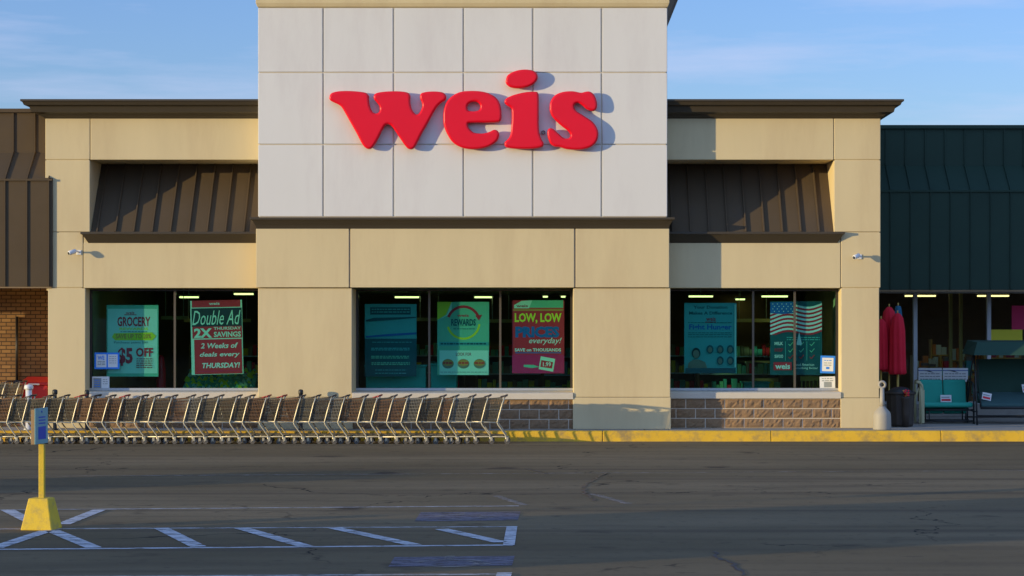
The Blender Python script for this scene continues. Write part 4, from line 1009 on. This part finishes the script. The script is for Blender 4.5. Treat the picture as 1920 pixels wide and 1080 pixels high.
def card(px, py, d, w, h, label, rz=0, ax='Y'):
    x, z = X(px,d), Z(py,d); g = MB(); g.box(-w/2, w/2, -.004, .004, 0, h, 0); g.box(-w/2+.02, w/2-.02, -.006, -.0045, h*.15, h*.45, 1); g.box(-w/2+.02, w/2-.04, -.006, -.0045, h*.6, h*.75, 2)
    g.xform(Matrix.Rotation(R(rz),4,'Y')); o = g.build('price_card', [M['white_plastic'], PM['red'], PM['grey']]); o.location = (x, d, z); o.rotation_euler = (R(-14),0,0)
    tag(o, label, 'price card'); return o
card(1774, 754, bd_+.22, .24, .16, 'white and red price card leaning on the green bench back')
# canopy swing
M['swing_cloth'] = mat('grey_green_sling', (.014,.058,.038), .8, var=.1, vscale=4)
M['swing_seat'] = mat('blue_grey_sling', (.045,.11,.11), .8, var=.1, vscale=4)
sd_ = 46.2; x0, x1 = X(1833,sd_), X(1833,sd_)+1.75
t = thing('porch_swing', 'dark green canopy porch swing beside the green bench', 'swing', ((x0+x1)/2, sd_+.3, PZ))
zt_ = Z(640,sd_); zc = Z(664,sd_)
g = MB()
for xx in (x0-.06, x1+.06):
    g.tube([(xx-.02, sd_-.35, PZ), (xx+.02, sd_+.05, PZ+1.1), (xx+.03, sd_+.25, zc+.02)], .019, 8); g.tube([(xx-.02, sd_+.95, PZ), (xx+.02, sd_+.55, PZ+1.1), (xx+.03, sd_+.28, zc+.02)], .019, 8)
    g.tube([(xx, sd_-.27, PZ+.28), (xx, sd_+.87, PZ+.28)], .014, 6)
g.tube([(x0-.04, sd_+.26, zc+.02), (x1+.04, sd_+.26, zc+.02)], .02, 8); g.tube([(x0-.06, sd_+.9, PZ+.12), (x1+.06, sd_+.9, PZ+.12)], .016, 6); g.tube([(x0-.06, sd_-.28, PZ+.2), (x1+.06, sd_-.28, PZ+.2)], .014, 6)
g.build('frame', M['black'], t)
g = MB(); a, b = x0-.12, x1+.12
g.add([(a+.08,sd_-.15,zt_-.02),(b-.08,sd_-.15,zt_-.02),(b-.04,sd_+.75,zt_+.02),(a+.04,sd_+.75,zt_+.02),(a-.03,sd_-.35,zc-.02),(b+.03,sd_-.35,zc-.02),(b+.03,sd_+.95,zc),(a-.03,sd_+.95,zc),
       (a+.0,sd_-.32,zc-.0),(b-.0,sd_-.32,zc-.0)], [(0,1,2,3),(0,4,5,1),(1,5,6,2),(3,2,6,7),(0,3,7,4)])
g.build('canopy', M['swing_cloth'], t)
g = MB(); zs_ = Z(762,sd_); zb2 = Z(674,sd_)
g.prism([(sd_+.50,zs_+.05),(sd_+.66,zb2),(sd_+.69,zb2),(sd_+.53,zs_+.05)], 'x', x0+.10, x1-.05); g.build('backrest', M['swing_cloth'], t, bevel=.008)
g = MB(); g.prism([(sd_-.02,zs_-.02),(sd_-.03,zs_+.05),(sd_+.02,zs_+.08),(sd_+.51,zs_+.30),(sd_+.51,zs_+.22)], 'x', x0+.08, x1-.03); g.build('seat', M['swing_seat'], t, bevel=.012)
g = MB()
for xx in (x0+.06, x1-.01): g.tube([(xx, sd_-.02, zs_-.02), (xx, sd_+.02, zs_+.28), (xx, sd_+.55, zs_+.32)], .016, 6); g.tube([(xx, sd_+.2, zs_+.3), (xx, sd_+.26, zc)], .009, 6); g.tube([(xx, sd_+.5, zs_+.04), (xx, sd_+.28, zc)], .009, 6)
g.tube([(x0+.06, sd_-.02, zs_-.03), (x1-.01, sd_-.02, zs_-.03)], .03, 8); g.build('seat_frame', M['black'], t)
card(1849, 750, sd_+.10, .20, .16, 'white price card tilted at the left end of the swing seat', 12)
card(1925, 735, sd_+.3, .16, .18, 'small pale card on the swing seat at the frame edge', -8)

# ------------------------------------------------------------------ vehicles parked left of the view (they shade the lot)
M['van_paint'] = mat('white_van_paint', (.62,.62,.60), .3, coat=.5)
M['car_paint'] = mat('dark_blue_car_paint', (.03,.06,.14), .3, coat=.6)
def vehicle(name, label, cat, L_, Wd, body, roof, h, loc, rz, m):
    t = thing(name, label, cat, (0,0,0), local=True)
    g = MB(); g.prism(body, 'y', -Wd/2, Wd/2); g.build('body', m, t, bevel=.06)
    g = MB(); g.prism(roof, 'y', -Wd/2+.08, Wd/2-.08); g.build('cabin', M['black'], t, bevel=.05)
    for sx in (-L_*.31, L_*.31):
        for sy in (-Wd/2+.1, Wd/2-.1):
            g = MB(); n = 20; vs = [(sx+.33*math.cos(2*math.pi*k/n), sy+e, .33+.33*math.sin(2*math.pi*k/n)) for e in (-.12,.12) for k in range(n)]
            g.add(vs, [tuple(range(n-1,-1,-1)), tuple(range(n,2*n))] + [(k,(k+1)%n,(k+1)%n+n,k+n) for k in range(n)]); w = g.build('wheel', M['rubber'], t)
            g = MB(); vs = [(sx+.2*math.cos(2*math.pi*k/n), sy+e, .33+.2*math.sin(2*math.pi*k/n)) for e in (-.125,.125) for k in range(n)]
            g.add(vs, [tuple(range(n-1,-1,-1)), tuple(range(n,2*n))] + [(k,(k+1)%n,(k+1)%n+n,k+n) for k in range(n)]); g.build('rim', M['alu_light'], w)
    t.location = loc; t.rotation_euler = (0,0,rz)
vehicle('parked_van', 'tall white van parked beyond the left edge of the lot view', 'van', 5.4, 2.0,
        [(-2.7,.3),(-2.7,2.45),(-2.6,2.55),(1.3,2.55),(1.5,2.5),(2.0,1.5),(2.6,1.3),(2.72,.9),(2.72,.3)], [(-2.0,1.5),(-2.0,2.1),(1.55,2.1),(1.88,1.5)], 2.5, (-15.2, 16.5, 0), R(84), M['van_paint'])
vehicle('parked_car', 'dark blue car parked beyond the left edge near the store', 'car', 4.4, 1.8,
        [(-2.2,.3),(-2.2,.85),(-1.6,.98),(-1.1,1.42),(.5,1.44),(1.15,1.0),(2.1,.85),(2.2,.6),(2.2,.3)], [(-1.35,.98),(-1.0,1.36),(.42,1.38),(.95,1.0)], 1.4, (-17.5, 26.6, 0), R(8), M['car_paint'])

# ------------------------------------------------------------------ wood behind the camera (seen only in the glass)
M['leaf'] = mat('dark_foliage', (.045,.055,.02), .9, var=.5, vscale=1.5)
g = MB(); r = random.Random(21)
for k in range(9000):
    x = r.uniform(-60, 60); hmax = 9.5 + 1.6*math.sin(x*.35) + 1.1*math.sin(x*.9+1); z = hmax*math.sqrt(r.random()); y = -75 + r.uniform(-2.5, 2.5); s_ = r.uniform(.3,.8)
    a = Vector((r.uniform(-1,1), r.uniform(-1,1), r.uniform(-1,1))).normalized()*s_; b = Vector((r.uniform(-1,1), r.uniform(-1,1), r.uniform(-1,1))).normalized()*s_
    g.add([(x-a.x,y-a.y,z-a.z),(x+b.x,y+b.y,z+b.z),(x+a.x,y+a.y,z+a.z),(x-b.x,y-b.y,z-b.z)], [(0,1,2,3)])
g.box(-62, 62, -79, -78, 0, 7.5)
o = g.build('wood', M['leaf'], recalc=False); o['kind'] = 'stuff'; tag(o, 'dark belt of trees across the street behind the camera', 'wood')
